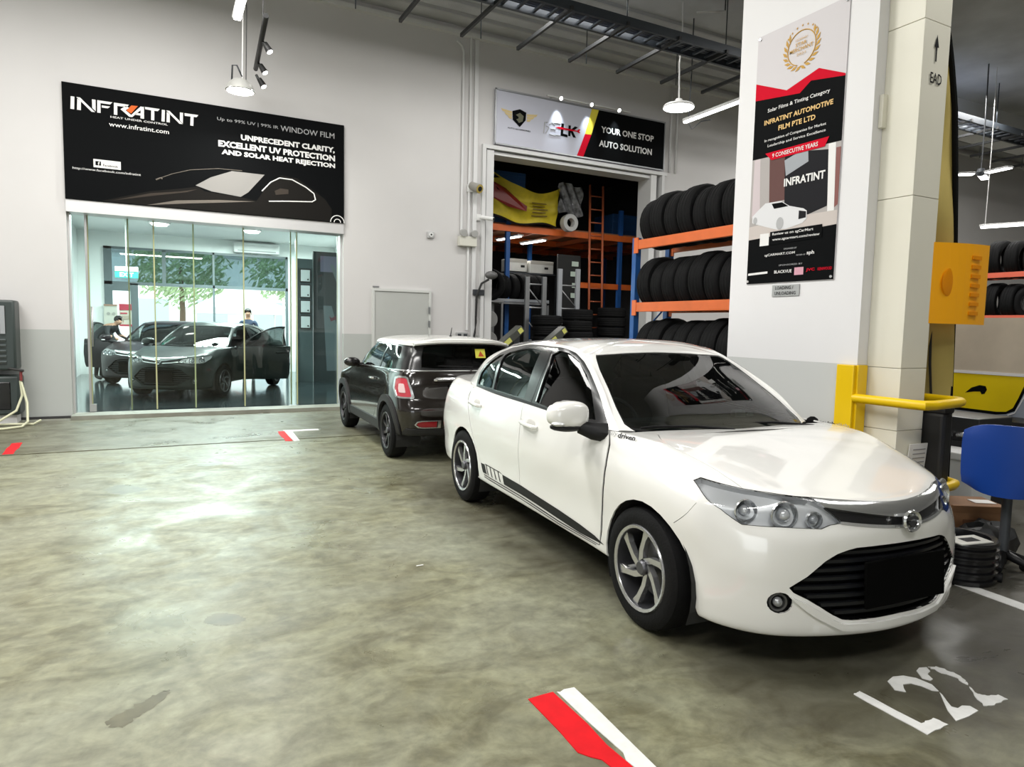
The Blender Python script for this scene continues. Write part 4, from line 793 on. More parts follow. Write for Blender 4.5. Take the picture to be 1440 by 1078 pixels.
T1('Up to 99% UV | 99% IR', .895, 4.575, .91, .062, PS); T1('WINDOW FILM', 1.84, 4.565, .865, .088, PS, bold=.004)
T1('UNPRECEDENT CLARITY,', 1.236, 4.318, 1.476, .105, bold=.045); T1('EXCELLENT UV PROTECTION', .906, 4.192, 1.81, .098, bold=.045); T1('AND SOLAR HEAT REJECTION', .952, 4.06, 1.765, .098, bold=.045)
D1 = mat('print_car_dark', (.012, .011, .010), .65, spec=.06); D2 = mat('print_car_mid', (.05, .041, .034), .65, spec=.06); D3 = mat('print_car_glint', (.16, .14, .12), .6, spec=.1)
poly([(-.68, 3.19), (-.45, 3.27), (-.05, 3.40), (.30, 3.47), (.60, 3.54), (.70, 3.48), (1.26, 3.44), (1.46, 3.41), (1.66, 3.72), (1.85, 3.86), (2.1, 3.84), (2.36, 3.68), (2.55, 3.55), (2.66, 3.40), (2.66, 3.19)], F1, D1, sg1, 'car_picture', .001)
poly([(-.55, 3.21), (-.05, 3.37), (.35, 3.44), (.60, 3.50), (.45, 3.44), (0, 3.34)], F1, D2, sg1, 'car_picture', .002); poly([(-.1, 3.19), (.45, 3.27), (1.0, 3.34), (1.44, 3.40), (.9, 3.37), (.3, 3.30)], F1, D3, sg1, 'car_picture', .002)
poly([(.573, 3.557), (.789, 3.704), (1.099, 3.838), (1.587, 3.838), (1.337, 3.534), (1.224, 3.451), (.80, 3.49)], F1, mat('print_screen', (.27, .26, .25), .6, spec=.1), sg1, 'car_picture', .002)
wn = [(1.457, 3.428), (1.546, 3.576), (1.682, 3.731), (1.819, 3.814), (2.016, 3.81), (2.236, 3.713), (2.366, 3.625), (2.391, 3.525), (2.337, 3.486), (1.954, 3.455), (1.649, 3.424)]
b = MB(); b.tube([F1 @ Vector((x, y, .003)) for x, y in wn[1:]], .011, 6); b.build('picture_outline', PW, sg1)
poly([(1.739, 3.60), (1.83, 3.65), (1.956, 3.645), (1.955, 3.575), (1.758, 3.539)], F1, D2, sg1, 'car_picture', .003)
b = MB(); b.tube([F1 @ Vector(p+(.002,)) for p in ((.05, 3.59), (.25, 3.69), (.50, 3.78), (.90, 3.85), (1.25, 3.86))], .006, 5); b.tube([F1 @ Vector(p+(.002,)) for p in ((.031, 3.577), (.09, 3.61), (.12, 3.60))], .012, 5); b.build('picture_line', D3, sg1)
b = MB()
for r in (.055, .115): b.tube([F1 @ Vector((2.755+r*cos(a), 3.185+r*sin(a), .003)) for a in np.linspace(0, pi, 12)], .008, 5)
b.build('sign_mark', PW, sg1)
# second sign
sg2 = thing('garage_sign', 'white and black sign board over the storage opening with a winged shield', 'sign')
MB().box((7.72, 11.77, 5.41), (4.03, .06, 1.0), None, .004).build('board', mat('sign_lilac', (.56, .57, .66), .5), sg2)
b = MB(); b.bx(5.69, 9.75, 11.72, 11.74, 5.895, 5.925); b.bx(5.69, 9.75, 11.72, 11.74, 4.90, 4.925); b.bx(5.685, 5.71, 11.72, 11.74, 4.9, 5.92); b.bx(9.735, 9.76, 11.72, 11.74, 4.9, 5.92); b.build('sign_edge', STEEL, sg2)
F2 = frame((0, 11.738, 0), (1, 0, 0), (0, 0, 1)); P2 = lambda pts, m, l=.001, nm='print': poly(pts, F2, m, sg2, nm, l)
P2([(8.024, 5.895), (9.735, 5.895), (9.735, 4.925), (7.681, 4.925), (7.861, 5.385)], PB, .001, 'black_panel'); P2([(7.861, 5.895), (8.03, 5.895), (7.865, 5.385), (7.711, 5.378)], mat('print_yellow', (.78, .66, .06), .5), .003, 'stripe'); P2([(7.711, 5.378), (7.865, 5.385), (7.684, 4.925), (7.532, 4.925)], PR, .003, 'stripe')
P2([(6.055, 5.56), (6.22, 5.618), (6.355, 5.575), (6.345, 5.43), (6.221, 5.285), (6.065, 5.40)], PB, .004, 'shield'); P2([(6.13, 5.50), (6.22, 5.55), (6.30, 5.50), (6.28, 5.40), (6.20, 5.36), (6.14, 5.42), (6.19, 5.44), (6.19, 5.47)], mat('print_olive', (.13, .13, .08), .5), .005, 'shield_mark')
for s in (-1, 1):
    for k in range(3): P2([(6.21+s*.16, 5.55-.05*k), (6.21+s*(.40-.07*k), 5.575-.055*k), (6.21+s*(.36-.07*k), 5.525-.055*k), (6.21+s*.16, 5.51-.05*k)], mat('print_pale_gold', (.66, .52, .26), .5), .003, 'wing')
text('AUTO ACCESSORIES', 5.958, 5.225, .50, .028, F2, PB, sg2, bold=.01)
for x in (6.75, 7.0): pass
b = MB()
for q in ([(6.75, 5.25), (6.765, 5.46), (6.83, 5.47)], [(6.80, 5.26), (6.87, 5.38), (6.80, 5.40)], [(7.0, 5.44), (6.93, 5.48), (6.88, 5.44)], [(6.88, 5.25), (7.02, 5.24)], [(6.90, 5.36), (7.02, 5.36)], [(6.98, 5.48), (7.13, 5.49)], [(7.0, 5.25), (7.13, 5.26)]): b.tube([F2 @ Vector(p+(.003,)) for p in q], .011, 5)
b.build('logo_outline', PS, sg2)
P2([(7.15, 5.50), (7.21, 5.50), (7.195, 5.31), (7.30, 5.30), (7.30, 5.25), (7.135, 5.26)], PB, .003, 'logo_letter'); P2([(7.315, 5.49), (7.37, 5.49), (7.37, 5.41), (7.47, 5.49), (7.54, 5.48), (7.42, 5.39), (7.50, 5.27), (7.43, 5.27), (7.37, 5.36), (7.365, 5.28), (7.315, 5.28)], PB, .003, 'logo_letter')
P2([(7.0, 5.40), (7.10, 5.425), (7.52, 5.415), (7.56, 5.45), (7.60, 5.445), (7.565, 5.41), (7.60, 5.375), (7.56, 5.37), (7.52, 5.39), (7.10, 5.385)], PR, .006, 'spanner')
text('YOUR ONE STOP', 8.103, 5.465, 1.355, .128, F2, PW, sg2, bold=.028); text('AUTO SOLUTION', 8.06, 5.185, 1.36, .130, F2, PW, sg2, bold=.028)
b = MB(); b.bx(6.77, 8.77, 11.66, 11.69, 5.94, 5.965)
for x in (6.9, 8.6): b.bx(x-.01, x+.01, 11.67, 11.8, 5.945, 5.96)
rail = b.build('lamp_rail', WIRE, sg2)
for x in (7.037, 7.752, 8.428):
    b = MB(); b.cyl((x, 11.66, 5.95), (x+.01, 11.60, 5.92), .028, 10, .04); h = b.build('spot_head', WIRE, sg2); MB().cyl((x+.011, 11.60, 5.92), (x+.012, 11.594, 5.917), .036, 10).build('spot_glow', LAMP, h)
    l = bpy.data.lights.new('sign_spot', 'SPOT'); l.energy = 34; l.spot_size = radians(50); l.spot_blend = .9; l.color = (.85, .95, 1); l.shadow_soft_size = .03; lo = bpy.data.objects.new('sign_spot', l); COL.objects.link(lo); lo.location = (x+.01, 11.56, 5.90); lo.rotation_euler = Vector((0, .16, -.42)).to_track_quat('-Z', 'Y').to_euler()
# poster on the column
ps = thing('award_poster', 'tall award poster with a gold laurel, red zigzag and white car hung on the column', 'poster')
FP = frame((4.318, 0, 0), (0, -1, 0), (0, 0, 1)); fp = lambda pts: [(-y, z) for y, z in pts]; PP = lambda pts, m, l=.002, nm='print': poly(fp(pts), FP, m, ps, nm, l)
TP = lambda s, y, z, w_, h, m=PW, l=.006, **k: text(s, -y, z, w_, h, FP, m, ps, 'lettering', lift=l, **k)
MB().box((4.314, 3.677, 2.845), (.006, .815, 1.955), None, .001).build('sheet', mat('poster_grey', (.66, .63, .65), .6, spec=.15), ps)
FP = frame((4.3105, 0, 0), (0, -1, 0), (0, 0, 1))
PP([(4.082, 3.34), (4.082, 1.87), (3.272, 1.87), (3.272, 3.30), (3.558, 3.345), (3.653, 3.281)], PB, .001); PP([(4.082, 3.462), (3.776, 3.329), (3.495, 3.405), (3.272, 3.30), (3.272, 3.285), (3.558, 3.335), (3.653, 3.272), (4.082, 3.33)], PR, .002)
b = MB(); b.tube([FP @ Vector((-3.66+.125*cos(a), 3.605+.125*sin(a), .002)) for a in np.linspace(radians(-75), radians(255), 40)], .004, 5)
b.build('laurel_ring', PG, ps); b = MB()
for s in (-1, 1):
    for k in range(9):
        a = radians(-82+k*15.5); c = Vector((s*.148*cos(a), .148*sin(a))); d = Vector((-s*sin(a)*.75+s*cos(a)*.65, cos(a)*.75+sin(a)*.65)).normalized(); n = Vector((-d.y, d.x))
        b.prism([tuple(c-d*.028+Vector((-3.66, 3.605))), tuple(c+n*.011+Vector((-3.66, 3.605))), tuple(c+d*.032+Vector((-3.66, 3.605))), tuple(c-n*.011+Vector((-3.66, 3.605)))], .001, FP @ Matrix.Translation((0, 0, .002)))
b.build('laurel_leaves', PG, ps); b = MB()
for k in range(7):
    a = radians(38+k*17.3); c = (-3.66+.160*cos(a), 3.605+.160*sin(a)); b = MB(); b.prism([(c[0]+(.010 if i % 2 == 0 else .004)*cos(radians(90+36*i)), c[1]+(.010 if i % 2 == 0 else .004)*sin(radians(90+36*i))) for i in range(10)], .001, FP @ Matrix.Translation((0, 0, .002))); b.build('star', PG, ps)
TP('SGCARMART', 3.715, 3.662, .11, .014, PG); TP('STAR', 3.712, 3.622, .10, .026, PG, bold=.01); TP('MERCHANT', 3.765, 3.585, .21, .028, PG, bold=.01); TP('2021', 3.70, 3.552, .08, .018, PG)
TP('Solar Films & Tinting Category', 3.947, 3.197, .56, .036, bold=.01); TP('INFRATINT AUTOMOTIVE', 3.975, 3.112, .62, .038, mat('print_amber', (.74, .48, .17), .5), bold=.03); TP('FILM PTE LTD', 3.833, 3.042, .335, .038, MATS['print_amber'], bold=.03)
TP('In recognition of Companies for Market', 3.964, 2.975, .56, .026, bold=.006); TP('Leadership and Service Excellence', 3.93, 2.93, .525, .026, bold=.006)
PH = lambda pts, m, l=.0015: PP(pts, m, l, 'photo_print')
PH([(4.082, 2.864), (3.272, 2.84), (3.272, 2.26), (4.082, 2.225)], mat('photo_grey', (.40, .37, .36), .5)); PH([(3.907, 2.86), (3.745, 2.86), (3.735, 2.50), (3.89, 2.50)], mat('photo_brick', (.14, .075, .07), .65, spec=.06), .002); PH([(4.06, 2.86), (4.0, 2.86), (3.98, 2.45), (4.06, 2.40)], mat('photo_sign', (.58, .50, .52), .5), .002)
PH([(3.76, 2.86), (3.36, 2.80), (3.36, 2.40), (3.52, 2.36), (3.74, 2.46)], mat('photo_dark', (.02, .02, .023), .65, spec=.06), .0025); PH([(3.76, 2.80), (3.55, 2.86), (3.54, 2.75), (3.74, 2.68)], mat('photo_pane', (.33, .35, .38), .5), .003); PH([(3.375, 2.84), (3.315, 2.84), (3.30, 2.36), (3.355, 2.36)], PW, .003); PH([(3.31, 2.80), (3.272, 2.80), (3.272, 2.40), (3.30, 2.38)], mat('photo_red', (.22, .07, .06), .5), .003)
PH([(3.53, 2.36), (3.272, 2.36), (3.272, 2.26), (4.082, 2.225), (4.082, 2.33)], mat('photo_pave', (.56, .50, .47), .5), .002); TP('INFRATINT', 3.752, 2.60, .365, .060, PW, .006, bold=.03, shear=.0)
CW = mat('photo_car', (.70, .70, .72), .4); PH([(4.052, 2.412), (4.0, 2.45), (3.924, 2.500), (3.769, 2.495), (3.692, 2.448), (3.56, 2.41), (3.53, 2.39), (3.527, 2.331), (3.567, 2.302), (3.71, 2.277), (3.80, 2.28), (4.011, 2.344), (4.05, 2.36)], CW, .004); PH([(3.861, 2.487), (3.76, 2.485), (3.70, 2.447), (3.835, 2.445)], PB, .005); PH([(3.60, 2.40), (3.535, 2.385), (3.535, 2.34), (3.60, 2.335)], MATS['photo_dark'], .005)
for cy, cz, r in ((4.02, 2.375, .028), (3.772, 2.325, .048)): PH([(cy+r*.72*cos(a), cz+r*sin(a)) for a in np.linspace(0, 2*pi, 15)[:-1]], PS, .006)
PP([(3.95, 2.890), (3.372, 2.892), (3.405, 2.828), (3.885, 2.828)], PR, .006, 'ribbon'); TP('9 CONSECUTIVE YEARS', 3.877, 2.843, .415, .032, PW, .008, bold=.012)
PP([(3.86, 2.268), (3.387, 2.274), (3.387, 2.180), (3.86, 2.166)], PB, .006, 'caption_panel'); TP('Review us on sgCarMart', 3.836, 2.232, .375, .026, PW, .008, bold=.012); TP('www.sgcarmart.com/review', 3.834, 2.190, .43, .026, PW, .008, bold=.012)
PP([(3.96, 2.262), (3.87, 2.262), (3.87, 2.166), (3.96, 2.166)], PW, .006, 'white_square')
TP('ORGANISED BY', 3.72, 2.118, .12, .012, PS); TP('sgCARMART.COM', 3.905, 2.075, .29, .024, PW, bold=.01); TP('MEMBER OF', 3.60, 2.062, .08, .010, PS); TP('sph', 3.508, 2.056, .065, .036, PW, bold=.02); TP('SPONSORED BY', 3.76, 1.995, .22, .012, PS)
TP('BLACKVUE', 3.80, 1.940, .165, .024, PW, bold=.015); PP([(3.613, 1.975), (3.531, 1.975), (3.531, 1.918), (3.613, 1.918)], mat('print_pink', (.66, .34, .42), .5), .003, 'logo_block'); TP('JVC', 3.505, 1.936, .075, .026, PR, bold=.02); TP('KENWOOD', 3.404, 1.940, .118, .022, PR, bold=.015); PP([(4.068, 1.955), (3.87, 1.962), (3.87, 1.945), (4.068, 1.938)], PW, .003, 'logo_bar')
for y_, z_ in ((4.06, 3.80), (3.29, 3.80), (4.065, 1.89), (3.29, 1.89)): MB().cyl((4.312, y_, z_), (4.300, y_, z_), .010, 10).build('fixing', CHROME, ps)
ls = thing('bay_plate', 'small grey loading plate on the column below the poster', 'sign'); MB().box((4.314, 3.69, 1.806), (.008, .255, .088), None, .002).build('plate', mat('plate_grey', (.40, .41, .41), .45), ls)
text('LOADING /', -3.785, 1.814, .17, .026, FP, BLACKP, ls, bold=.01); text('UNLOADING', -3.79, 1.772, .20, .026, FP, BLACKP, ls, bold=.01)
# ---------------------------------------------------------------- tyres and racking
def tyre_mesh(name, R, w, hole):
    b = MB(); prof = [(hole, -w*.40), (hole+.012, -w*.46), (R-.055, -w*.50), (R-.02, -w*.46), (R-.004, -w*.36)]
    for g in (-.22, 0, .22): prof += [(R, w*g-.03*w-.012), (R, w*g-.012+.0), (R-.005, w*g-.006), (R-.005, w*g+.006), (R, w*g+.012)]
    prof += [(R-.004, w*.36), (R-.02, w*.46), (R-.055, w*.50), (hole+.012, w*.46), (hole, w*.40), (hole, -w*.40)]
    b.lathe(prof, 28); bmesh.ops.recalc_face_normals(b.bm, faces=b.bm.faces)
    for e in b.bm.edges:
        if len(e.link_faces) == 2 and e.calc_face_angle(0) > radians(40): e.smooth = False
    me = bpy.data.meshes.new(name); b.bm.to_mesh(me); b.bm.free(); me.materials.append(RUBBER); return me
TY = [tyre_mesh('tyre', .325, .215, .205), tyre_mesh('tyre', .315, .20, .19), tyre_mesh('tyre', .335, .235, .22)]
def tyre(k, loc, label, group, axis='Y', spin=0, tilt=0, sc=1):
    o = bpy.data.objects.new('tyre', TY[k]); COL.objects.link(o); o.location = loc; o.scale = (sc,)*3
    o.rotation_euler = {'Y': (pi/2, spin, tilt), 'X': (pi/2, spin, pi/2+tilt), 'Z': (0, 0, spin)}[axis]
    return tag(o, label, 'tyre', group)
ORD = ['first', 'second', 'third', 'fourth', 'fifth', 'sixth', 'seventh', 'eighth', 'ninth', 'tenth', 'eleventh', 'twelfth']
# open rack beside the column
rk = thing('tyre_rack', 'orange and blue tyre rack standing between storage opening and column', 'rack', (0, 0, 0))
def upright(par, x0, x1, y, z1, m=BLUE, w=.08):
    MB().bx(x0, x0+w, y-.04, y+.04, 0, z1, .004).build('post', m, par); MB().bx(x1-w, x1, y-.04, y+.04, 0, z1, .004).build('post', m, par)
    b = MB(); z = .3; s = 0
    while z < z1-.35: b.tube([((x0+.04, x1-.04)[s], y, z), ((x1-.04, x0+.04)[s], y, z+.5)], .012, 5); z += .5; s = 1-s
    b.build('brace', m, par)
upright(rk, 5.31, 5.92, 6.89, 2.62); upright(rk, 5.31, 5.92, 4.15, 2.62)
for zt in (2.585, 1.815, 1.06):
    for x in (5.30, 5.87):
        b = MB(); b.bx(x, x+.05, 4.15, 6.86, zt-.115, zt, .006); bo = b.build('beam', ORANGE, rk)
        b = MB(); b.bx(x-.004, x+.01, 6.80, 6.88, zt-.16, zt+.03); b.build('beam_connector', ORANGE, bo)
for row, zc, zb in (('top', 2.845, 2.585), ('middle', 2.075, 1.815), ('lower', 1.315, 1.06)):
    y = 6.82
    for i in range(9):
        k = (0, 2, 0, 1, 2, 0, 2, 1, 0)[(i+len(row)) % 9]; w = (.215, .20, .235)[k]; R = (.325, .315, .335)[k]
        dx = .265-.025; zz = zb+math.sqrt(max(.001, R*R-dx*dx)); y -= w/2+.012
        tyre(k, (5.61, y, zz), f'{ORD[i]} tyre from the storage end, {row} shelf of the orange rack by the column', f'tyres on the {row} shelf of the column rack', spin=random.random()*6, tilt=random.uniform(-.03, .03)); y -= w/2
# ---------------------------------------------------------------- inside the storage opening
def sthing(nm, lb, cat, **k): return thing(nm, lb, cat, **k)
mz = sthing('mezzanine_rack', 'orange mezzanine beams on blue posts inside the dark storage opening', 'rack')
for x, y in ((6.86, 13.4), (8.42, 15.2), (9.9, 13.4), (12.0, 13.4), (6.86, 17), (12.0, 17)): MB().bx(x-.05, x+.05, y-.04, y+.04, 0, (4.3 if y < 14 else 3.6), .005).build('post', BLUE, mz)
for y in (13.36, 15.2, 17): MB().bx(5.5, 12.3, y-.03, y+.03, 3.56, 3.70, .005).build('beam', ORANGE, mz)
for i in range(8): x = 5.8+.85*i; MB().bx(x-.03, x+.03, 13.4, 17.4, 3.56, 3.66).build('joist', mat('joist_orange', (.42, .10, .03), .5), mz)
MB().bx(5.5, 12.4, 13.4, 17.6, 3.70, 3.74).build('deck', mat('deck_ply', (.34, .16, .08), .6, noise=.2, nscale=3), mz)
MB().bx(8.6, 12.0, 13.36, 13.42, 2.42, 2.55, .005).build('beam', ORANGE, mz)
for x0, x1, y0, y1, z1, lb in ((5.6, 7.3, 13.42, 13.95, 4.86, 'tall blue crate on the storage mezzanine at the left behind the yellow banner'), (9.95, 12, 13.8, 14.6, 4.3, 'low blue crate on the storage mezzanine right of the orange ladder')):
    t = thing('blue_crate', lb, 'crate'); MB().bx(x0, x1, y0, y1, 3.745, z1, .02).build('body', mat('crate_blue', (.02, .08, .22), .5), t); [MB().bx(x0+.02, x1-.02, y0-.015, y0, z, z+.04).build('rib', MATS['crate_blue'], t) for z in (3.9, 4.1, z1-.08)]
for x, y, lb in ((7.15, 13.9, 'left'), (7.95, 14.2, 'right')):
    t = sthing('tube_light', f'bright tube light under the mezzanine, {lb} one of the pair in the storage room', 'lamp'); MB().box((x, y, 3.52), (.16, .95, .04), (0, 0, .12), .01).build('fitting', WIRE, t); MB().box((x, y, 3.49), (.09, .9, .03), (0, 0, .12), .01).build('glow_tube', TUBE, t)
    area('storage_tube', (x, y, 3.44), (0, 0, 0), .2, .9, 11, (1, .97, .92))
# yellow banner hung along the front of the mezzanine
def cloth(name, m, U0, fx_, nx, nz, par=None, solid=0):
    vs = [fx_(i/nx, j/nz) for j in range(nz+1) for i in range(nx+1)]; fs = [[j*(nx+1)+i, j*(nx+1)+i+1, (j+1)*(nx+1)+i+1, (j+1)*(nx+1)+i] for j in range(nz) for i in range(nx)]
    b = MB(); b.add(vs, fs, True); return b.build(name, m, par, 80)
bn = sthing('yellow_banner', 'creased yellow banner with a red car picture hung across the storage mezzanine', 'banner')
YB_ = mat('banner_yellow', (.70, .55, .02), .55, noise=.25, nscale=5)
def bpos(u, v):
    x = 5.9+2.12*u; top = 4.86-.42*sin(u*pi*.9)*u*1.3-.12*u; bot = 3.86-.16*u+.05*sin(u*9); z = bot+(top-bot)*v
    return Vector((x, 13.22+.05*sin(u*14+v*3)+.03*sin(v*11), z))
cloth('cloth', YB_, None, bpos, 30, 14, bn)
def bprint(pts, m, nm='print', l=.012):
    b = MB(); b.add([bpos(u, v)+Vector((0, -l-.055, 0)) for u, v in pts], [list(range(len(pts)))]); b.build(nm, m, bn)
bprint([(.12, .55), (.20, .75), (.38, .78), (.52, .62), (.60, .50), (.60, .36), (.40, .33), (.12, .42)], mat('banner_red', (.28, .02, .015), .4)); bprint([(.24, .70), (.37, .73), (.46, .61), (.26, .60)], PB, 'print', .02); bprint([(.02, .70), (.30, .93), (.10, .95), (.0, .85)], PB)
for k in range(5): bprint([(.66, .66-.10*k), (.66+.20-.03*(k % 2), .66-.10*k), (.86-.03*(k % 2), .62-.10*k), (.66, .62-.10*k)], mat('banner_text', (.20, .13, .02), .5), 'printed_line')
b = MB(); b.tube([bpos(i/20, 0)+Vector((0, -.01, 0)) for i in range(21)], .02, 6); b.build('hem', BLACKP, bn)
ring = sthing('film_roll', 'white ring shaped roll hanging at the banner end in storage', 'roll'); MB().lathe([(.10, -.08), (.19, -.08), (.20, 0), (.19, .08), (.10, .08), (.10, -.08)], 28, frame((8.25, 13.1, 3.83), (1, 0, 0), (0, 0, 1))).build('ring', mat('roll_grey', (.50, .50, .49), .5), ring)
b = MB(); bag = sthing('clear_bag', 'crumpled silver wrapping hung over the white roll in storage', 'bag')
def bagp(u, v): return Vector((7.98+.62*u, 13.12+.05*sin(u*17+v*9), 4.02+.66*v+.04*sin(u*6)))
cloth('film', mat('bag_film', (.22, .22, .23), .25, .3, noise=.8, nscale=9, bump=.4, bscale=14), None, bagp, 18, 14, bag)
ld = sthing('orange_ladder', 'tall orange ladder leaning upright against the storage mezzanine', 'ladder')
LO = mat('ladder_orange', (.40, .10, .04), .45)
for x in (8.80, 9.16): MB().tube([(x, 12.95, 0), (x+.02, 13.15, 4.75)], .028, 6).build('rail', LO, ld)
for i in range(15): z = .3+.30*i; MB().tube([(8.80, 12.96+.042*z, z), (9.17, 12.96+.042*z, z)], .015, 6).build('rung', LO, ld)
# loose grey rack frames
GRYF = mat('frame_grey', (.42, .44, .47), .4, .3)
for nm, x, y, z0, z1, lb in (('rack_frame', 7.02, 12.75, 0, 2.55, 'grey upright rack frame beside the blue post in storage'), ('rack_frame', 7.74, 12.6, 0, 2.75, 'light grey rack frame with two posts in the middle of the storage opening')):
    t = sthing(nm, lb, 'rack frame'); wd = .42 if x < 7.5 else .46
    for xx in (x, x+wd): MB().bx(xx-.05, xx+.05, y-.03, y+.03, z0, z1 if xx == x else z1+.02, .004).build('post', GRYF if x > 7.5 else STEEL, t)
    for z in (.5, 1.2, 1.9, 2.4): MB().tube([(x, y, z), (x+wd, y, z)], .018, 6).build('rail', STEEL, t)
    for z in (.5, 1.2, 1.9): MB().tube([(x, y, z+.45), (x+wd, y, z)], .014, 6).build('brace', STEEL, t)
t = sthing('shelf_beam', 'long pale shelf beam across the middle of the storage opening', 'beam'); MB().bx(6.3, 7.72, 13.0, 13.06, 2.02, 2.08).build('beam', GRYF, t); MB().bx(6.3, 7.72, 13.0, 14.2, 1.97, 2.01).build('shelf', STEEL, t); [MB().bx(x-.03, x+.03, 13.0, 13.06, 0, 2.02).build('leg', STEEL, t) for x in (6.33, 7.69)]
CART = mat('carton_white', (.60, .60, .56), .6, noise=.1)
for i, (x, y, z, w_, lb) in enumerate(((7.35, 14.0, 2.75, .46, 'open white carton, left of the two on the storage shelf'), (7.95, 13.95, 2.73, .62, 'long white carton, right of the two on the storage shelf'))):
    t = sthing('carton', lb, 'box', group=None); MB().box((x, y, z+.14), (w_, .4, .28), None, .006).build('box', CART, t); MB().box((x, y-.205, z+.24), (w_*.98, .012, .08), (.2, 0, 0)).build('flap', mat('carton_edge', (.45, .43, .38), .7), t); MB().box((x+.12, y-.203, z+.12), (.10, .006, .05)).build('hand_hole', DARK, t)
t = sthing('storage_shelf', 'dark upper shelf carrying cartons and tyres in storage', 'shelf'); MB().bx(6.95, 8.4, 13.7, 14.4, 2.69, 2.725).build('board', DGREY, t); [MB().bx(x-.025, x+.025, yy-.025, yy+.025, 0, 2.7).build('leg', DGREY, t) for x in (7.0, 8.35) for yy in (13.75, 14.35)]
for i in range(5): tyre(i % 3, (6.75+.24*i, 13.55, 2.345), f'{ORD[i]} tyre from the left in the row on the pale storage shelf', 'tyres on the storage shelf', 'X', random.random()*6, .25)
tyre(2, (6.25, 13.0, 2.36), 'large tyre at the left end above the storage shelf behind the blue post', None, 'X', 0, .9, 1.0)
t = sthing('tyre_stand', 'low steel stand carrying tyres at the left end of storage', 'stand'); MB().bx(6.05, 6.5, 12.8, 13.3, 1.99, 2.025).build('board', STEEL, t); [MB().bx(x-.02, x+.02, yy-.02, yy+.02, 0, 2.0).build('leg', STEEL, t) for x in (6.08, 6.47) for yy in (12.84, 13.26)]
for s, (x, y, n, lb) in enumerate(((7.35, 12.45, 8, 'dark stack behind the pale rack frame'), (8.15, 12.5, 8, 'middle stack in front of the ladder'), (9.15, 12.62, 9, 'stack at the right end of the storage opening'))):
    for i in range(n):
        tyre((0, 2)[s % 2], (x+random.uniform(-.015, .015), y+random.uniform(-.02, .02), .11+i*(.217 if s % 2 == 0 else .237)), f'{ORD[i]} tyre from the floor, {lb}', f'tyres in the {lb}', 'Z', random.random()*6)
for i, (z, w_) in enumerate(((2.72, .16), (2.46, .14), (2.23, .12), (2.95, .18))):
    t = sthing('label_card', f'{ORD[i]} small pale label card on the dark panel beside the ladder', 'label'); MB().box((8.52+.04*(i % 2), 13.28, z), (w_, .01, .11), None).build('card', mat('label_green', (.52, .62, .54), .6), t)
t = sthing('dark_panel', 'dark display panel standing behind the pale rack frame', 'panel'); MB().box((8.42, 13.33, 1.6), (.62, .05, 3.1), None, .01).build('board', mat('panel_black', (.012, .013, .013), .6), t)
for i, z in enumerate((1.62, 1.20)):
    t = sthing('grey_drum', ('round grey drum, upper of the two by the left storage frame', 'round grey drum, lower of the two by the left storage frame')[i], 'drum'); M_ = frame((5.92+.0*i, 12.35, z), (1, 0, 0), (0, 0, 1)); MB().lathe([(0, .1), (.16, .1), (.17, .09), (.17, -.2), (0, -.2)], 24, M_).build('shell', mat('drum_grey', (.24, .24, .235), .6), t); MB().bx(5.86, 5.98, 12.5, 12.55, 0 if i else 1.40, z-.16 if i else 1.46).build('peg', STEEL, t)
# slanted lift arms above the white car's roof
for i, (x0, x1, z0, z1, y) in enumerate(((5.18, 5.72, 1.02, 1.46, 10.6), (6.15, 6.62, 1.10, 1.46, 10.6))):
    t = sthing('lift_arm', ('slanted dark arm with yellow stickers, left one beside the hatchback roof', 'slanted dark arm with a yellow sticker, right one behind the white roof')[i], 'machine')
    a = atan2(z1-z0, x1-x0); ln = hypot(x1-x0, z1-z0); c = Vector(((x0+x1)/2, y, (z0+z1)/2)); R = (0, -a, 0)
    MB().box(c, (ln, .22, .13), R, .012).build('arm', mat('arm_grey', (.065, .068, .06), .4), t)
    rot = Euler(R).to_matrix()
    for f, l_ in ((-.12, .34), (.40, .13)): MB().box(c+rot @ Vector((f*ln, -.113, 0)), (l_*ln, .004, .085), R).build('sticker', mat('sticker_lime', (.62, .62, .16), .5), t)
    MB().box(c+rot @ Vector((-.42*ln, -.113, 0)), (.08*ln, .004, .1), R).build('sticker', mat('sticker_grey', (.45, .48, .47), .5), t)
    b = MB(); b.bx(x1-.16, x1-.04, y-.06, y+.06, 0, z1-.08, .01); b.build('column', DGREY, t); MB().bx(x1-.35, x1+.15, y-.25, y+.25, 0, .05).build('base', DGREY, t); MB().tube([(x0+.12, y, z0+.06), (x1-.10, y, .55)], .03, 8).build('strut', mat('strut_blue', (.03, .06, .16), .4), t)
    MB().cyl((x0+.30, y-.14, z0+.02), (x0+.30, y-.17, z0+.02), .045, 12).build('work_lamp', mat('lamp_face', (.8, .8, .78), .3), t)
# ---------------------------------------------------------------- fittings on the back wall
t = thing('conduit', 'pair of white conduits down the wall left of the storage opening', 'conduit')
for x, z0, z1 in ((5.055, 3.12, 6.45), (5.20, 1.4, 6.72)): MB().tube([(x, 11.77, z0), (x, 11.77, z1), (x-.0, 11.77, z1+.02)], .025, 8).build('pipe', mat('pipe_white', (.70, .70, .70), .45), t)
MB().tube([(5.055, 11.77, 6.45), (5.02, 11.77, 6.55), (4.92, 11.77, 6.62)], .025, 8).build('bend', MATS['pipe_white'], t)
MB().bx(5.28, 5.36, 11.76, 11.8, 0, 6.72, .004).build('trunking', MATS['pipe_white'], t)
t = thing('conduit', 'white conduit running down the wall at the right end of the garage sign', 'conduit'); [MB().tube([(x, 11.77, 4.9), (x, 11.77, 6.72)], .022, 8).build('pipe', MATS['pipe_white'], t) for x in (9.95, 10.12)]
t = thing('emergency_light', 'white twin-head emergency light below the camera left of the storage opening', 'lamp')
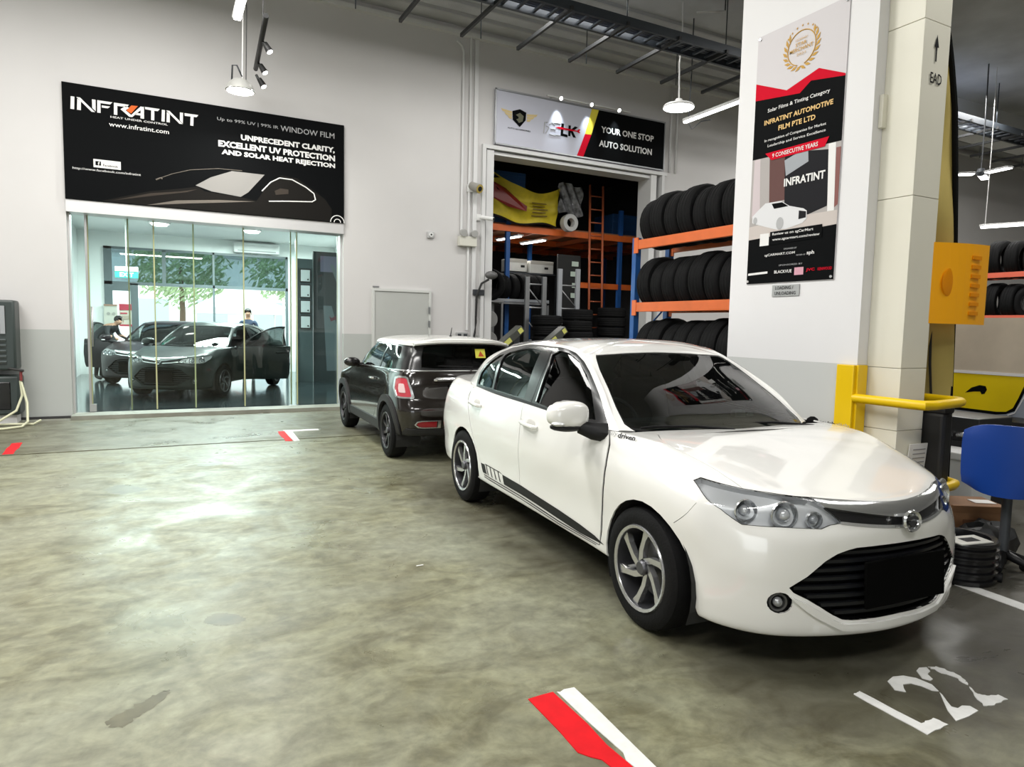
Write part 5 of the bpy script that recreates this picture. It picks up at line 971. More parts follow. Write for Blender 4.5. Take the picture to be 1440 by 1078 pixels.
MB().bx(4.99, 5.34, 11.68, 11.8, 2.96, 3.14, .01).build('battery_box', mat('box_cream', (.66, .65, .58), .45), t)
for x in (5.06, 5.28): MB().cyl((x, 11.74, 3.21), (x, 11.64, 3.19), .055, 14, .065).build('lamp_head', mat('head_grey', (.42, .42, .41), .4), t)
t = thing('wall_camera', 'round gold-rimmed dome camera on the wall left of the storage frame', 'camera'); MB().bx(5.16, 5.36, 11.74, 11.8, 3.96, 4.10, .01).build('bracket', WIRE, t); b = MB(); b.cyl((5.24, 11.76, 4.08), (5.32, 11.56, 4.0), .075, 16, .085); b.build('body', mat('camera_grey', (.30, .29, .26), .4), t); MB().cyl((5.318, 11.565, 4.002), (5.322, 11.553, 3.998), .08, 16).build('rim', mat('camera_gold', (.50, .38, .10), .4), t); MB().cyl((5.321, 11.556, 3.999), (5.325, 11.545, 3.995), .045, 16).build('lens', DARK, t)
t = thing('bullet_camera', 'small white bullet camera beside the conduit under the dome camera', 'camera'); MB().bx(5.36, 5.46, 11.76, 11.8, 3.46, 3.58, .01).build('bracket', WIRE, t); MB().cyl((5.44, 11.74, 3.52), (5.60, 11.52, 3.47), .038, 12).build('body', WIRE, t); MB().cyl((5.595, 11.525, 3.471), (5.604, 11.513, 3.469), .03, 12).build('lens', DARK, t)
t = thing('call_point', 'small grey square switch with a round centre on the wall above the grey door', 'switch'); MB().bx(4.39, 4.52, 11.76, 11.8, 3.06, 3.18, .008).build('plate', mat('plate_pale', (.50, .50, .50), .5), t); MB().cyl((4.455, 11.765, 3.12), (4.455, 11.745, 3.12), .04, 14).build('button', WIRE, t); MB().cyl((4.455, 11.75, 3.12), (4.455, 11.74, 3.12), .016, 10).build('centre', DARK, t)
t = thing('work_light', 'black swan-neck work light clamped to the left storage frame', 'lamp')
b = MB(); b.tube([(5.35, 11.70, 1.65), (5.34, 11.66, 2.05), (5.42, 11.62, 2.28), (5.56, 11.60, 2.36)], .022, 8); b.build('neck', CABLE, t); b = MB(); b.ball((5.60, 11.58, 2.44), (.13, .08, .08), 14); b.build('lamp_head', mat('worklamp_grey', (.11, .11, .11), .35), t); MB().bx(5.30, 5.52, 11.70, 11.8, 2.06, 2.17, .01).build('clamp', DGREY, t); b = MB(); b.tube([(5.35, 11.72, 1.66), (5.36, 11.74, 1.35), (5.32, 11.74, 1.20)], .012, 6); b.build('cable', CABLE, t)
t = thing('wall_socket', 'grey double socket with a trailing cable on the wall beside the storage frame', 'socket'); MB().bx(4.98, 5.22, 11.74, 11.8, 1.24, 1.36, .01).build('box', mat('socket_grey', (.36, .36, .36), .5), t); [MB().bx(x, x+.07, 11.733, 11.742, 1.27, 1.33).build('outlet', DGREY, t) for x in (5.0, 5.12)]; b = MB(); b.tube([(5.10, 11.73, 1.26), (5.18, 11.70, 1.14), (5.30, 11.72, 1.20), (5.38, 11.74, 1.55), (5.36, 11.74, 2.0)], .010, 6); b.build('cable', CABLE, t)
# ---------------------------------------------------------------- lamps on cords
def cord(par, p, z1=6.9, m=WIRE, r=.008, nm='cord'): MB().tube([p, (p[0]+.02, p[1], (p[2]+z1)/2), (p[0]-.01, p[1], z1)], r, 6).build(nm, m, par)
t = thing('flood_lamp', 'dazzling round flood lamp hanging over the black shop sign', 'lamp')
b = MB(); b.lathe([(.0, .10), (.10, .10), (.17, .03), (.20, -.05), (.185, -.06)], 28, Matrix.Translation((1.13, 10.75, 4.83))); b.build('housing', mat('lamp_shell', (.55, .55, .52), .35, .3), t); MB().lathe([(.0, -.055), (.18, -.055), (.17, -.04)], 24, Matrix.Translation((1.13, 10.75, 4.83))).build('glow_disc', mat('flood_glow', (1, 1, .93), .5, emit=40), t)
b = MB(); b.tube([(1.02, 10.75, 4.92), (1.03, 10.75, 5.12), (1.09, 10.75, 5.13), (1.16, 10.75, 4.98)], .012, 6); b.build('handle', DGREY, t); cord(t, (1.16, 10.75, 4.93), m=WIRE, r=.011); cord(t, (1.21, 10.75, 4.95), m=CABLE, r=.007)
area('flood', (1.13, 10.75, 4.74), (radians(-18), 0, 0), .3, .3, 65, (1, 1, .93))
t = thing('spot_track', 'black track bar with three small spots hanging above the flood lamp', 'lamp')
b = MB(); b.tube([(1.40, 11.2, 5.28), (1.30, 9.35, 5.33)], .035, 8); b.build('track', CABLE, t)
for (x, y, z) in ((1.385, 10.9, 5.30), (1.34, 10.1, 5.32), (1.40, 11.15, 5.18)):
    b = MB(); b.tube([(x, y, z), (x+.05, y-.02, z-.11)], .02, 6); b.cyl((x+.04, y-.02, z-.06), (x+.10, y-.05, z-.17), .035, 12, .05); h = b.build('spot_head', CABLE, t); MB().cyl((x+.10, y-.05, z-.17), (x+.103, y-.052, z-.176), .04, 12).build('spot_glow', LAMP, h)
cord(t, (1.33, 9.9, 5.33), m=CABLE)
t = thing('pendant_tube', 'white pendant tube light entering from the top edge left of the track bar', 'lamp'); MB().box((.99, 8.85, 5.38), (.12, 1.7, .035), (radians(-1), 0, 0), .01).build('fitting', WIRE, t); MB().box((.99, 8.85, 5.35), (.09, 1.66, .03), (radians(-1), 0, 0), .012).build('glow_tube', TUBE, t); [cord(t, (.99, y, 5.40), r=.006) for y in (8.2, 9.55)]
t = thing('saucer_lamp', 'glowing white saucer lamp on a white cord right of the garage sign', 'lamp'); Mz = Matrix.Translation((7.82, 9.08, 5.22))
MB().lathe([(0, .12), (.05, .12), (.09, .05), (.24, .02), (.26, -.01), (.25, -.03)], 28, Mz).build('housing', WIRE, t); MB().lathe([(.0, -.06), (.14, -.055), (.25, -.025), (.25, -.01)], 28, Mz).build('glow_disc', mat('saucer_glow', (.95, 1, 1), .5, emit=14), t); b = MB(); b.tube([(7.82, 9.08, 5.34), (7.80, 9.08, 5.9), (7.84, 9.08, 6.4), (7.82, 9.08, 6.9)], .014, 6); b.build('cord', WIRE, t)
t = thing('batten_tube', 'long white batten tube angled beside the column above the tyre rack', 'lamp'); MB().box((8.42, 8.75, 5.22), (.08, 1.75, .05), (0, 0, 0), .01).build('fitting', WIRE, t); MB().box((8.42, 8.75, 5.18), (.06, 1.72, .04), (0, 0, 0), .014).build('glow_tube', TUBE, t); b = MB(); b.tube([(8.42, 9.5, 5.24), (8.40, 9.45, 6.0), (8.40, 9.45, 6.92)], .012, 6); b.tube([(8.42, 8.0, 5.24), (8.42, 8.0, 6.92)], .012, 6); b.tube([(8.42, 9.55, 5.22), (8.50, 9.5, 5.05), (8.62, 9.4, 5.18), (8.75, 9.3, 5.2)], .010, 6); b.build('hangers', DGREY, t)
t = thing('blade_lamp', 'three-bladed bright lamp hanging right of the tall banner', 'lamp'); c = Vector((14.8, 8.0, 4.78))
MB().lathe([(0, .08), (.06, .08), (.09, 0), (.05, -.06), (0, -.06)], 16, Matrix.Translation(c)).build('hub', DGREY, t)
for a in (20, 140, 260):
    R = (0, radians(0), radians(a)); d = Euler(R).to_matrix(); MB().box(c+d @ Vector((.36, 0, -.01)), (.5, .17, .03), R, .012).build('blade', mat('blade_grey', (.3, .3, .3), .4), t); MB().box(c+d @ Vector((.36, 0, -.033)), (.46, .14, .015), R, .006).build('blade_glow', LAMP, t)
cord(t, tuple(c+Vector((0, 0, .08))), m=DGREY, r=.012)
t = thing('batten_tube', 'white batten tube above the far tyre rack at the right edge', 'lamp'); MB().box((15.9, 8.0, 3.86), (1.9, .08, .05), (0, radians(-7), 0), .01).build('fitting', WIRE, t); MB().box((15.9, 7.98, 3.82), (1.9, .07, .05), (0, radians(-7), 0), .014).build('glow_tube', TUBE, t); cord(t, (15.1, 8.0, 3.80), z1=6.95); cord(t, (16.7, 8.0, 3.95), z1=6.95)
# cable ladder hung from the ceiling, its cross arms reaching towards the wall
lad = thing('cable_ladder', 'long dark cable ladder hung under the grey ceiling along the back wall', 'cable tray')
TRAY = mat('tray_dark', (.030, .037, .046), .5, .2)
for y, z in ((8.46, 6.0), (8.86, 6.0)): MB().bx(1.0, 24, y-.025, y+.025, z-.06, z+.07).build('side_rail', TRAY, lad)
b = MB()
for i in range(92): b.bx(1.1+.25*i, 1.14+.25*i, 8.46, 8.86, 5.97, 6.0)
b.build('rungs', TRAY, lad)['kind'] = 'stuff'
for i in range(20): x = 3.28+.985*i; MB().bx(x-.022, x+.022, 8.40, 10.04, 5.93, 5.985).build('cross_arm', mat('arm_dark', (.016, .017, .018), .6), lad)
for i in range(11): x = 2.3+1.97*i; MB().tube([(x, 8.46, 6.05), (x, 8.46, 6.9)], .010, 6).build('hanger_rod', TRAY, lad); MB().tube([(x+.3, 9.98, 5.95), (x+.3, 9.98, 6.9)], .008, 6).build('hanger_rod', TRAY, lad)
b = MB()
for k in range(5): b.tube([(1, 8.52+.06*k, 6.03), (6, 8.55+.055*k, 6.03), (12, 8.52+.06*k, 6.03), (24, 8.53+.06*k, 6.03)], .022, 6)
b.build('cables', mat('cable_blueblack', (.02, .025, .04), .45), lad)
t = thing('ceiling_unit', 'dark grey box fixed on the cable ladder beside the column', 'box'); MB().box((9.35, 8.66, 6.22), (.7, .5, .34), None, .03).build('casing', mat('unit_grey', (.10, .10, .10), .6), t); MB().bx(9.3, 9.4, 8.6, 8.7, 6.38, 6.9).build('bracket', DGREY, t)
t = thing('sprinkler_pipe', 'thin white sprinkler pipe bent below the ceiling above the cable ladder', 'pipe'); b = MB(); b.tube([(4.9, 7.6, 6.62), (5.6, 8.6, 6.50), (5.62, 8.62, 6.42)], .016, 6); b.tube([(4.9, 7.6, 6.62), (4.9, 7.6, 6.9)], .016, 6); b.build('pipe', WIRE, t)
t = thing('sprinkler_pipe', 'thin white sprinkler arm on a dark rod beside the saucer lamp cord', 'pipe'); b = MB(); b.tube([(7.7, 8.6, 6.52), (8.25, 8.55, 6.64)], .016, 6); b.build('pipe', WIRE, t); MB().tube([(8.25, 8.55, 6.64), (8.25, 8.55, 6.9)], .012, 6).build('rod', DGREY, t)
# ---------------------------------------------------------------- floor paint
PAINTW = mat('road_white', (.74, .74, .72), .5, noise=.12, nscale=20); PAINTR = mat('road_red', (.66, .008, .014), .6, spec=.15, noise=.15, nscale=12)
GF = Matrix.Translation((0, 0, 0))
def mark(nm, lb, m, pts, cat='floor marking'): o = poly(pts, GF, m, None, nm, .0, .003); return tag(o, lb, cat)
def jag(pts, a=.006, n=7):
    out = []
    for p, q in zip(pts, pts[1:]+pts[:1]):
        for i in range(n): t_ = i/n; out.append((p[0]+(q[0]-p[0])*t_+(random.uniform(-a, a) if i else 0), p[1]+(q[1]-p[1])*t_+(random.uniform(-a, a) if i else 0)))
    return out
mark('red_floor_stripe', 'bright red floor stripe beside the white stripe at the bottom edge', PAINTR, [(1.282, 2.243), (1.34, 2.246), (1.399, 2.246), (1.402, 2.0), (1.392, 1.86), (1.40, 1.74), (1.40, 1.40), (1.335, 1.40), (1.34, 1.70), (1.327, 1.80), (1.30, 1.83), (1.274, 1.87), (1.281, 2.0)])
mark('white_floor_stripe', 'white floor stripe right of the bright red stripe at the bottom edge', PAINTW, [(1.415, 2.240), (1.425, 2.232), (1.45, 2.243), (1.497, 2.238), (1.492, 2.08), (1.482, 1.90), (1.472, 1.70), (1.46, 1.38), (1.405, 1.38), (1.412, 1.66), (1.40, 1.76), (1.418, 1.80), (1.412, 2.0)])
bn_ = thing('bay_number', 'worn white stencilled bay number L22 painted on the floor before the car', 'floor marking')
def glyph(pts): poly(pts, GF, PAINTW, bn_, 'character', 0, .003)
glyph(jag([(2.514, 1.696), (2.556, 1.701), (2.560, 1.445), (2.640, 1.447), (2.648, 1.395), (2.508, 1.390)], .003, 5))
glyph([(2.702, 1.642), (2.742, 1.700), (2.80, 1.714), (2.85, 1.700), (2.882, 1.662), (2.890, 1.60), (2.862, 1.555), (2.842, 1.570), (2.838, 1.612), (2.818, 1.645), (2.778, 1.655), (2.748, 1.632), (2.73, 1.612)])
glyph([(2.856, 1.548), (2.80, 1.50), (2.745, 1.452), (2.70, 1.395), (2.78, 1.392), (2.856, 1.398), (2.862, 1.432), (2.835, 1.448), (2.80, 1.444), (2.788, 1.462), (2.812, 1.492), (2.846, 1.530)])
glyph([(2.905, 1.650), (2.945, 1.700), (2.985, 1.712), (3.02, 1.700), (3.00, 1.672), (2.962, 1.662), (2.94, 1.625), (2.92, 1.622)]); glyph(jag([(3.03, 1.700), (3.07, 1.672), (3.085, 1.62), (3.06, 1.555), (3.03, 1.53), (3.045, 1.60), (3.03, 1.66)], .008, 4)); glyph(jag([(3.02, 1.52), (2.97, 1.475), (2.915, 1.41), (2.96, 1.392), (3.06, 1.392), (3.062, 1.43), (3.01, 1.445), (2.99, 1.47)], .006, 4))
mark('white_bay_line', 'white bay line beside the black drum at the right edge', PAINTW, [(4.195, 2.30), (4.285, 2.30), (4.228, 1.60), (4.120, 1.60)])
mark('red_floor_stripe', 'short red stripe beside the white corner mark behind the drain line', PAINTR, jag([(1.42, 9.48), (1.51, 9.50), (1.475, 8.66), (1.39, 8.68)], .01, 4))
mark('white_corner_mark', 'white L-shaped corner mark between the shopfront and the hatchback', PAINTW, [(1.50, 9.57), (1.97, 9.55), (1.96, 9.43), (1.60, 9.42), (1.56, 8.66), (1.49, 8.65)])
mark('red_floor_stripe', 'faded red stripe before the machines at the left edge', PAINTR, jag([(-1.53, 9.6), (-1.43, 9.63), (-1.40, 8.86), (-1.50, 8.86)], .012, 4))
# ---------------------------------------------------------------- column guard, flag, orange panel
t = thing('column_guard', 'yellow steel post with U-shaped guard rails around the cream casing', 'guard rail')
MB().box((4.30, 3.115, .63), (.035, .135, 1.27), None, .006).build('post', YELLOW, t); MB().box((4.36, 3.04, .63), (.10, .02, 1.27), None, .004).build('post_flange', YELLOW, t)
for z in (1.035, .47):
    b = MB(); P = [(4.31, 3.05, z), (4.30, 2.64, z), (4.32, 2.57, z), (4.40, 2.555, z), (4.76, 2.60, z), (4.84, 2.63, z), (4.87, 2.70, z), (4.90, 3.06, z)]
    b.tube(P, .032, 12); b.build('rail', YELLOW, t)
fl = thing('feather_flag', 'tall khaki yellow feather flag with a black sleeve behind the cream casing', 'flag')
KH = mat('flag_khaki', (.55, .43, .13), .6, noise=.18, nscale=2)
edge = [(.30, 5.31), (.62, 5.30), (1.02, 5.275), (1.86, 5.225), (2.6, 5.14), (3.1, 5.07), (3.40, 4.99), (3.60, 4.92), (3.74, 4.84)]
ez, ex = [e[0] for e in edge], [e[1] for e in edge]
def flagp(u, v):
    z = .30+3.44*v; xr = float(np.interp(z, ez, ex)); xl = min(xr-.02, 4.70+.02*v+max(0, .5*(.35-v))); x = xl+(xr-xl)*u
    return Vector((x, 2.95+.035*sin(v*26+u*2.5)*u*(1-u)*3+.02*sin(u*9+v*7), z+.02*sin(u*6+v*13)))
cloth('cloth', KH, None, flagp, 14, 60, fl)
b = MB(); b.tube([(float(np.interp(z, ez, ex))+.004, 2.95, z) for z in np.linspace(.10, 3.74, 40)]+[(4.78, 2.95, 3.80)], .020, 8); b.build('sleeve', mat('sleeve_black', (.006, .006, .006), .9, spec=.1), fl)
def fline(pts, r=.010): b = MB(); b.tube([flagp(u, v)+Vector((0, -.025, 0)) for u, v in pts], r, 5); b.build('printed_line', CABLE, fl)
fline([(.10, .95-.03*i) if i % 2 else (.14, .95-.03*i) for i in range(11)], .008); fline([(.22, .62), (.24, .55), (.50, .46), (.48, .28), (.46, .22), (.05, .22)])
b = MB(); q = flagp(.02, .585); b.ball(q+Vector((.0, -.02, 0)), (.05, .008, .06), 14); b.build('printed_dot', mat('print_brownblack', (.05, .04, .03), .6), fl)
MB().box((5.36, 2.95, .05), (.44, .36, .10), None, .02).build('base', DGREY, fl)
op = thing('acrylic_sign', 'bright orange acrylic sheet sticking out from the cream casing', 'panel')
OA = mat('orange_acrylic', (1.0, .44, .008), .3)
b = MB(); V = []; 
for i in range(9):
    u = i/8; x = 4.69+.64*u; y = 2.80-.03*sin(u*pi)-.02*u
    V += [(x, y, 1.565+.0*u), (x, y, 2.115+.02*u), (x, y+.012, 2.115+.02*u), (x, y+.012, 1.565)]
b.add(V, [[4*i+j, 4*i+(j+1) % 4, 4*i+4+(j+1) % 4, 4*i+4+j] for i in range(8) for j in range(4)]+[[0, 1, 2, 3], [32, 33, 34, 35]]); b.build('sheet', OA, op)
OA2 = mat('orange_emboss', (.80, .27, .0), .3); b = MB()
for k in range(7): z = 1.63+.065*k; b.bx(5.08, 5.19, 2.752, 2.758, z, z+.026)
b.build('embossed_mark', OA2, op); b = MB(); b.ball((4.86, 2.775, 1.85), (.09, .006, .10), 16); b.build('embossed_disc', OA2, op)
MB().bx(4.70, 4.74, 2.80, 2.86, 1.75, 1.95).build('mount', CREAM, op)
t = thing('notice_sheet', 'white printed notice sheet hung low on the cream casing beyond the bonnet', 'notice'); R = (radians(4), 0, radians(-2)); MB().box((4.62, 2.775, .58), (.19, .006, .32), R).build('sheet', mat('paper_white', (.76, .76, .74), .6), t)
rt = Euler(R).to_matrix()
for k in range(6): MB().box(Vector((4.62, 2.775, .58))+rt @ Vector((.01, -.005, .12-.03*k)), (.13, .002, .007), R).build('printed_line', mat('print_grey', (.3, .3, .3), .6), t)
t = thing('black_bin', 'narrow black bin in shadow between the cream casing and the khaki flag', 'bin'); MB().box((4.775, 2.76, .48), (.11, .20, .96), None, .03, 3).build('body', CB_ := mat('bin_black', (.012, .012, .013), .5), t); MB().box((4.775, 2.76, .98), (.12, .21, .06), None, .02).build('lid', CB_, t)
# ---------------------------------------------------------------- chair, drum, carton, rags
ch = thing('swivel_chair', 'blue plastic chair with black legs turned away at the right edge', 'chair', (4.67, 2.22, 0), radians(20))
BLU = mat('chair_blue', (.005, .045, .27), .42)
b = MB(); V = []
for j in range(9):
    v = j/8; z = .52+.44*v; hw = .235*(1-.12*(2*v-1)**4-(.10 if j in (0, 8) else 0))
    for i in range(11):
        u = i/10*2-1; V.append((-.19-.05*v+.075*u*u, u*hw, z-(.03 if j == 8 else 0)*abs(u)**3+(.03 if j == 0 else 0)*abs(u)**3))
F_ = [[j*11+i, j*11+i+1, (j+1)*11+i+1, (j+1)*11+i] for j in range(8) for i in range(10)]
b.add(V, F_, True); b.add([(x-.025, y, z) for x, y, z in V], [f[::-1] for f in F_], True); per = [i for i in range(11)]+[j*11+10 for j in range(1, 9)]+[88+i for i in range(9, -1, -1)]+[j*11 for j in range(7, 0, -1)]
b.add([V[i] for i in per]+[(V[i][0]-.025, V[i][1], V[i][2]) for i in per], [[i, (i+1) % len(per), len(per)+(i+1) % len(per), len(per)+i] for i in range(len(per))]); b.build('backrest', BLU, ch, 60)
MB().box((.05, 0, .575), (.40, .40, .05), None, .02, 3).build('seat', BLU, ch)
b = MB(); b.tube([(-.165, 0, .64), (-.165, 0, .57), (-.15, 0, .53), (0, 0, .53)], .022, 8); b.build('back_strut', BLACKP, ch); MB().cyl((0, 0, .12), (0, 0, .56), .028, 12).build('gas_column', DGREY, ch)
for i in range(5):
    a = 2*pi*i/5+.646; d = Vector((cos(a), sin(a), 0)); l = MB().tube([d*.02+Vector((0, 0, .13)), d*.19+Vector((0, 0, .075))], [.028, .020], 8).build('leg', BLACKP, ch); MB().cyl(d*.19+Vector((-d.y*.022, d.x*.022, .03)), d*.19+Vector((d.y*.022, -d.x*.022, .03)), .03, 12).build('caster', BLACKP, l)
t = thing('black_drum', 'ribbed black wheel drum lying on the floor at the car nose', 'drum'); Md = Matrix.Translation((4.36, 2.31, 0)) @ Matrix.Diagonal((.82, .82, 1, 1)); GB = mat('drum_black', (.010, .010, .011), .22)
pr = [(0, .0), (.23, .0)]
for k in range(5): z = .02+.046*k; pr += [(.245, z), (.245, z+.012), (.222, z+.020), (.222, z+.038)]
pr += [(.245, .245), (.24, .26), (.19, .262), (.18, .20), (.05, .18), (0, .18)]
MB().lathe(pr, 36, Md).build('shell', GB, t)
t = thing('barcode_card', 'white label card with dark print lying on the black drum', 'label'); MB().box((4.27, 2.22, .268), (.24, .13, .006), (.03, 0, radians(-12))).build('card', mat('card_white', (.66, .65, .60), .6), t); [MB().box((4.225+.012*k, 2.225-.0025*k, .273), (.006, .06, .002), (.03, 0, radians(-12))).build('bar', BLACKP, t) for k in range(9)]
t = thing('cardboard_carton', 'brown cardboard carton on the floor under the blue chair back', 'box', (5.06, 2.66, 0), radians(-32)); KR = mat('kraft_brown', (.27, .135, .06), .75, noise=.2, nscale=6); MB().box((0, 0, .17), (.38, .30, .30), None, .006).build('body', KR, t); MB().box((0, -.155, .30), (.37, .012, .05), (.25, 0, 0)).build('flap', KR, t); MB().box((-.03, -.152, .20), (.15, .003, .05)).build('printed_label', mat('kraft_dark', (.14, .06, .025), .8), t); MB().box((.09, -.02, .323), (.14, .10, .004)).build('paper_slip', PW, t); MB().box((-.02, -.152, .10), (.22, .003, .03)).build('printed_label', MATS['kraft_dark'], t); MB().box((0, 0, .01), (.36, .28, .02)).build('bottom', KR, t)
t = thing('orange_bag', 'crumpled orange bag with pale stripes between the car nose and carton', 'bag'); b = MB(); b.ball((4.62, 2.66, .20), (.12, .10, .20), 14)
for v in b.bm.verts: v.co += Vector((random.uniform(-.018, .018), random.uniform(-.018, .018), random.uniform(-.02, .02)))
b.build('sack', mat('bag_orange', (.62, .10, .03), .5, noise=.6, nscale=9, col2=(.55, .50, .45)), t)
t = thing('floor_cloth', 'heap of black cloth on the floor behind the drum', 'cloth'); b = MB(); b.ball((4.86, 2.42, .12), (.24, .16, .13), 18)
for v in b.bm.verts: v.co += Vector((random.uniform(-.02, .02), random.uniform(-.02, .02), random.uniform(-.03, .03))); v.co.z = max(0, v.co.z)
b.build('heap', mat('cloth_black', (.012, .013, .014), .6), t)
t = thing('red_rag', 'small dark red rag on the floor under the blue chair', 'rag'); b = MB(); b.ball((4.86, 2.02, .02), (.12, .07, .022), 14)
for v in b.bm.verts: v.co += Vector((random.uniform(-.012, .012), random.uniform(-.012, .012), 0)); v.co.z = max(.001, v.co.z)
b.build('cloth', mat('rag_red', (.22, .02, .04), .8), t)
# ---------------------------------------------------------------- tyre counter at the right
t = thing('work_counter', 'black work counter with hazard striped edge behind the blue chair', 'counter'); CB = mat('counter_black', (.014, .014, .015), .4)
MB().bx(7.28, 7.95, 2.6, 4.7, .62, .67, .006).build('worktop', CB, t); MB().bx(7.40, 7.90, 2.65, 4.65, .05, .50).build('cabinet', CB, t); MB().bx(7.33, 7.92, 2.62, 4.68, .50, .62).build('apron', mat('apron_grey', (.30, .30, .29), .5), t)
for k in range(14): y = 2.75+.14*k; M_ = frame((7.326, y, .575), (0, -1, 0), (0, 0, 1)); poly([(0, -.03), (.05, -.03), (.09, .03), (.04, .03)], M_, (BLACKP, YELLOW)[k % 2], t, 'hazard_mark', .0)
for k in range(4): y = 2.9+.47*k; d_ = MB().bx(7.375, 7.40, y-.2, y+.2, .12, .46, .006).build('drawer', mat('drawer_black', (.02, .02, .022), .3), t); MB().tube([(7.35, y-.12, .38), (7.34, y, .385), (7.35, y+.12, .38)], .014, 8).build('handle', STEEL, d_)
[MB().bx(x-.03, x+.03, y-.03, y+.03, 0, .62).build('leg', DGREY, t) for x in (7.36, 7.88) for y in (2.66, 4.62)]
t = thing('plywood_board', 'pale beige plywood board above the yellow printed panel at right', 'board'); MB().bx(7.74, 7.77, 2.5, 4.75, 1.11, 1.68).build('board', mat('ply_beige', (.62, .54, .42), .65, noise=.18, nscale=2.5), t); MB().bx(7.73, 7.77, 2.5, 4.75, 1.085, 1.115).build('edge_strip', PW, t)
t = thing('printed_panel', 'yellow printed panel with a black horn shape and tyre tread picture standing on the counter', 'panel'); MB().bx(7.745, 7.765, 2.5, 4.75, .67, 1.09).build('board', mat('panel_grey_print', (.30, .33, .38), .5), t)
FY = frame((7.744, 0, 0), (0, -1, 0), (0, 0, 1)); yp = [(-4.7, 1.083), (-3.585, 1.083), (-3.66, .86), (-3.70, .76), (-3.76, .715), (-3.85, .705), (-4.7, .715)]
poly([(-4.7, 1.085), (-3.55, 1.085), (-3.64, .84), (-3.68, .73), (-3.76, .69), (-3.85, .675), (-4.7, .685)], FY, PB, t, 'print', .001); poly(yp, FY, mat('panel_yellow', (.78, .58, .0), .4), t, 'yellow_field', .003)
poly([(-4.17, .875), (-4.11, .935), (-4.03, .968), (-3.97, .962), (-3.955, .925), (-3.975, .88), (-4.005, .872), (-4.02, .90), (-4.08, .895)], FY, PB, t, 'horn_shape', .005)
b = MB(); b.tube([FY @ Vector(p+(.005,)) for p in ((-3.53, 1.08), (-3.64, .80), (-3.68, .71), (-3.74, .68))], .007, 5); b.build('white_piping', PW, t)
for k in range(5): b = MB(); b.tube([FY @ Vector(p+(.004,)) for p in ((-3.56+.10*k, .69), (-3.52+.10*k, .80), (-3.56+.10*k, .92), (-3.50+.10*k, 1.06))], .010, 4); b.build('tread_line', mat('tread_blue', (.45, .52, .60), .5), t)
t = thing('white_floor_box', 'pale box standing on the floor behind the flag sleeve', 'box'); MB().bx(5.62, 5.9, 2.92, 3.25, 0, .55, .01).build('body', mat('box_pale', (.60, .61, .60), .6), t); MB().bx(5.60, 5.92, 2.90, 3.27, .50, .56, .01).build('lid', mat('box_pale2', (.66, .66, .65), .6), t)
t = thing('tool_cabinet', 'black open tool cabinet with chrome tools behind the flag sleeve', 'cabinet'); MB().bx(6.0, 6.5, 3.1, 3.6, 0, .80, .01).build('body', CB, t); [MB().bx(5.985, 6.0, 3.14, 3.56, z, z+.12, .004).build('drawer', MATS['drawer_black'], t) for z in (.12, .30, .48)]
for i, (y, z) in enumerate(((3.25, .65), (3.42, .63))): MB().tube([(5.97, y, z), (5.96, y-.12, z+.02)], .025, 8).build('chrome_tool', CHROME, t)
# ---------------------------------------------------------------- far tyre rack at right
rk2 = thing('tyre_rack', 'far orange tyre rack right of the orange panel', 'rack')
for z in (2.60, 1.86): MB().bx(13.0, 13.06, 4.2, 7.6, z-.09, z, .004).build('beam', mat('beam_coral', (.72, .14, .08), .5), rk2); MB().bx(13.5, 13.56, 4.2, 7.6, z-.09, z).build('beam', MATS['beam_coral'], rk2)
for y in (4.25, 7.55):
    for x in (13.03, 13.53): MB().bx(x-.04, x+.04, y-.04, y+.04, 0, 2.7).build('post', BLUE, rk2)
for row, zb in (('upper', 2.60), ('lower', 1.86)):
    for i in range(9):
        k = i % 3; o = tyre(k, (13.28, 7.30-.285*i, zb+math.sqrt((.325, .315, .335)[k]**2-.235**2)+.004), f'{ORD[i]} tyre from the wall end on the {row} beams of the far rack', f'tyres on the {row} beams of the far rack', spin=random.random()*6, tilt=random.uniform(-.03, .03))
        if row == 'lower' and i == 4:
            MB().lathe([(.20, -.11), (.19, .02), (.20, .10), (.21, .115)], 24).build('rim', SILVER, o); MB().lathe([(0, .03), (.05, .03), (.19, .06), (.19, .04), (0, .0)], 10).build('rim_face', SILVER, o); o['label'] = 'tyre with a silver rim on the lower beams of the far rack'; o.rotation_euler = (pi/2, 0, -.9)
            if 'group' in o: del o['group']
# ---------------------------------------------------------------- machines at the left edge
t = thing('vending_unit', 'dark wall unit with a brown screen and slatted vents at the left edge', 'machine'); DG_ = mat('unit_dark_green', (.030, .042, .040), .4)
MB().bx(-2.6, -1.72, 11.38, 11.76, .74, 1.70, .03).build('case', DG_, t); MB().bx(-2.4, -1.86, 11.36, 11.385, 1.24, 1.60, .01).build('screen', mat('screen_brown', (.09, .03, .012), .2), t); MB().bx(-1.885, -1.83, 11.355, 11.38, 1.24, 1.62).build('screen_trim', STEEL, t)
for k in range(5): MB().box((-2.12, 11.37, 1.15-.075*k), (.58, .03, .03), (.5, 0, 0)).build('vent_slat', mat('slat_grey', (.085, .10, .10), .4), t)
MB().bx(-2.5, -1.8, 11.72, 11.8, .9, 1.5).build('wall_mount', DGREY, t)
t = thing('wall_cabinet', 'black floor cabinet with a dark window under the slatted unit', 'cabinet'); MB().bx(-2.6, -1.70, 11.38, 11.78, .12, .66, .03).build('case', DG_, t); MB().bx(-2.5, -1.80, 11.365, 11.385, .20, .58, .01).build('window', mat('black_window', (.004, .004, .005), .1), t); MB().bx(-2.55, -1.75, 11.45, 11.75, 0, .12).build('plinth', WHITE, t)
t = thing('water_hose', 'pale yellow water hose hung from a red tap and coiled on the floor', 'hose'); HO = mat('hose_pale', (.62, .62, .44), .45)
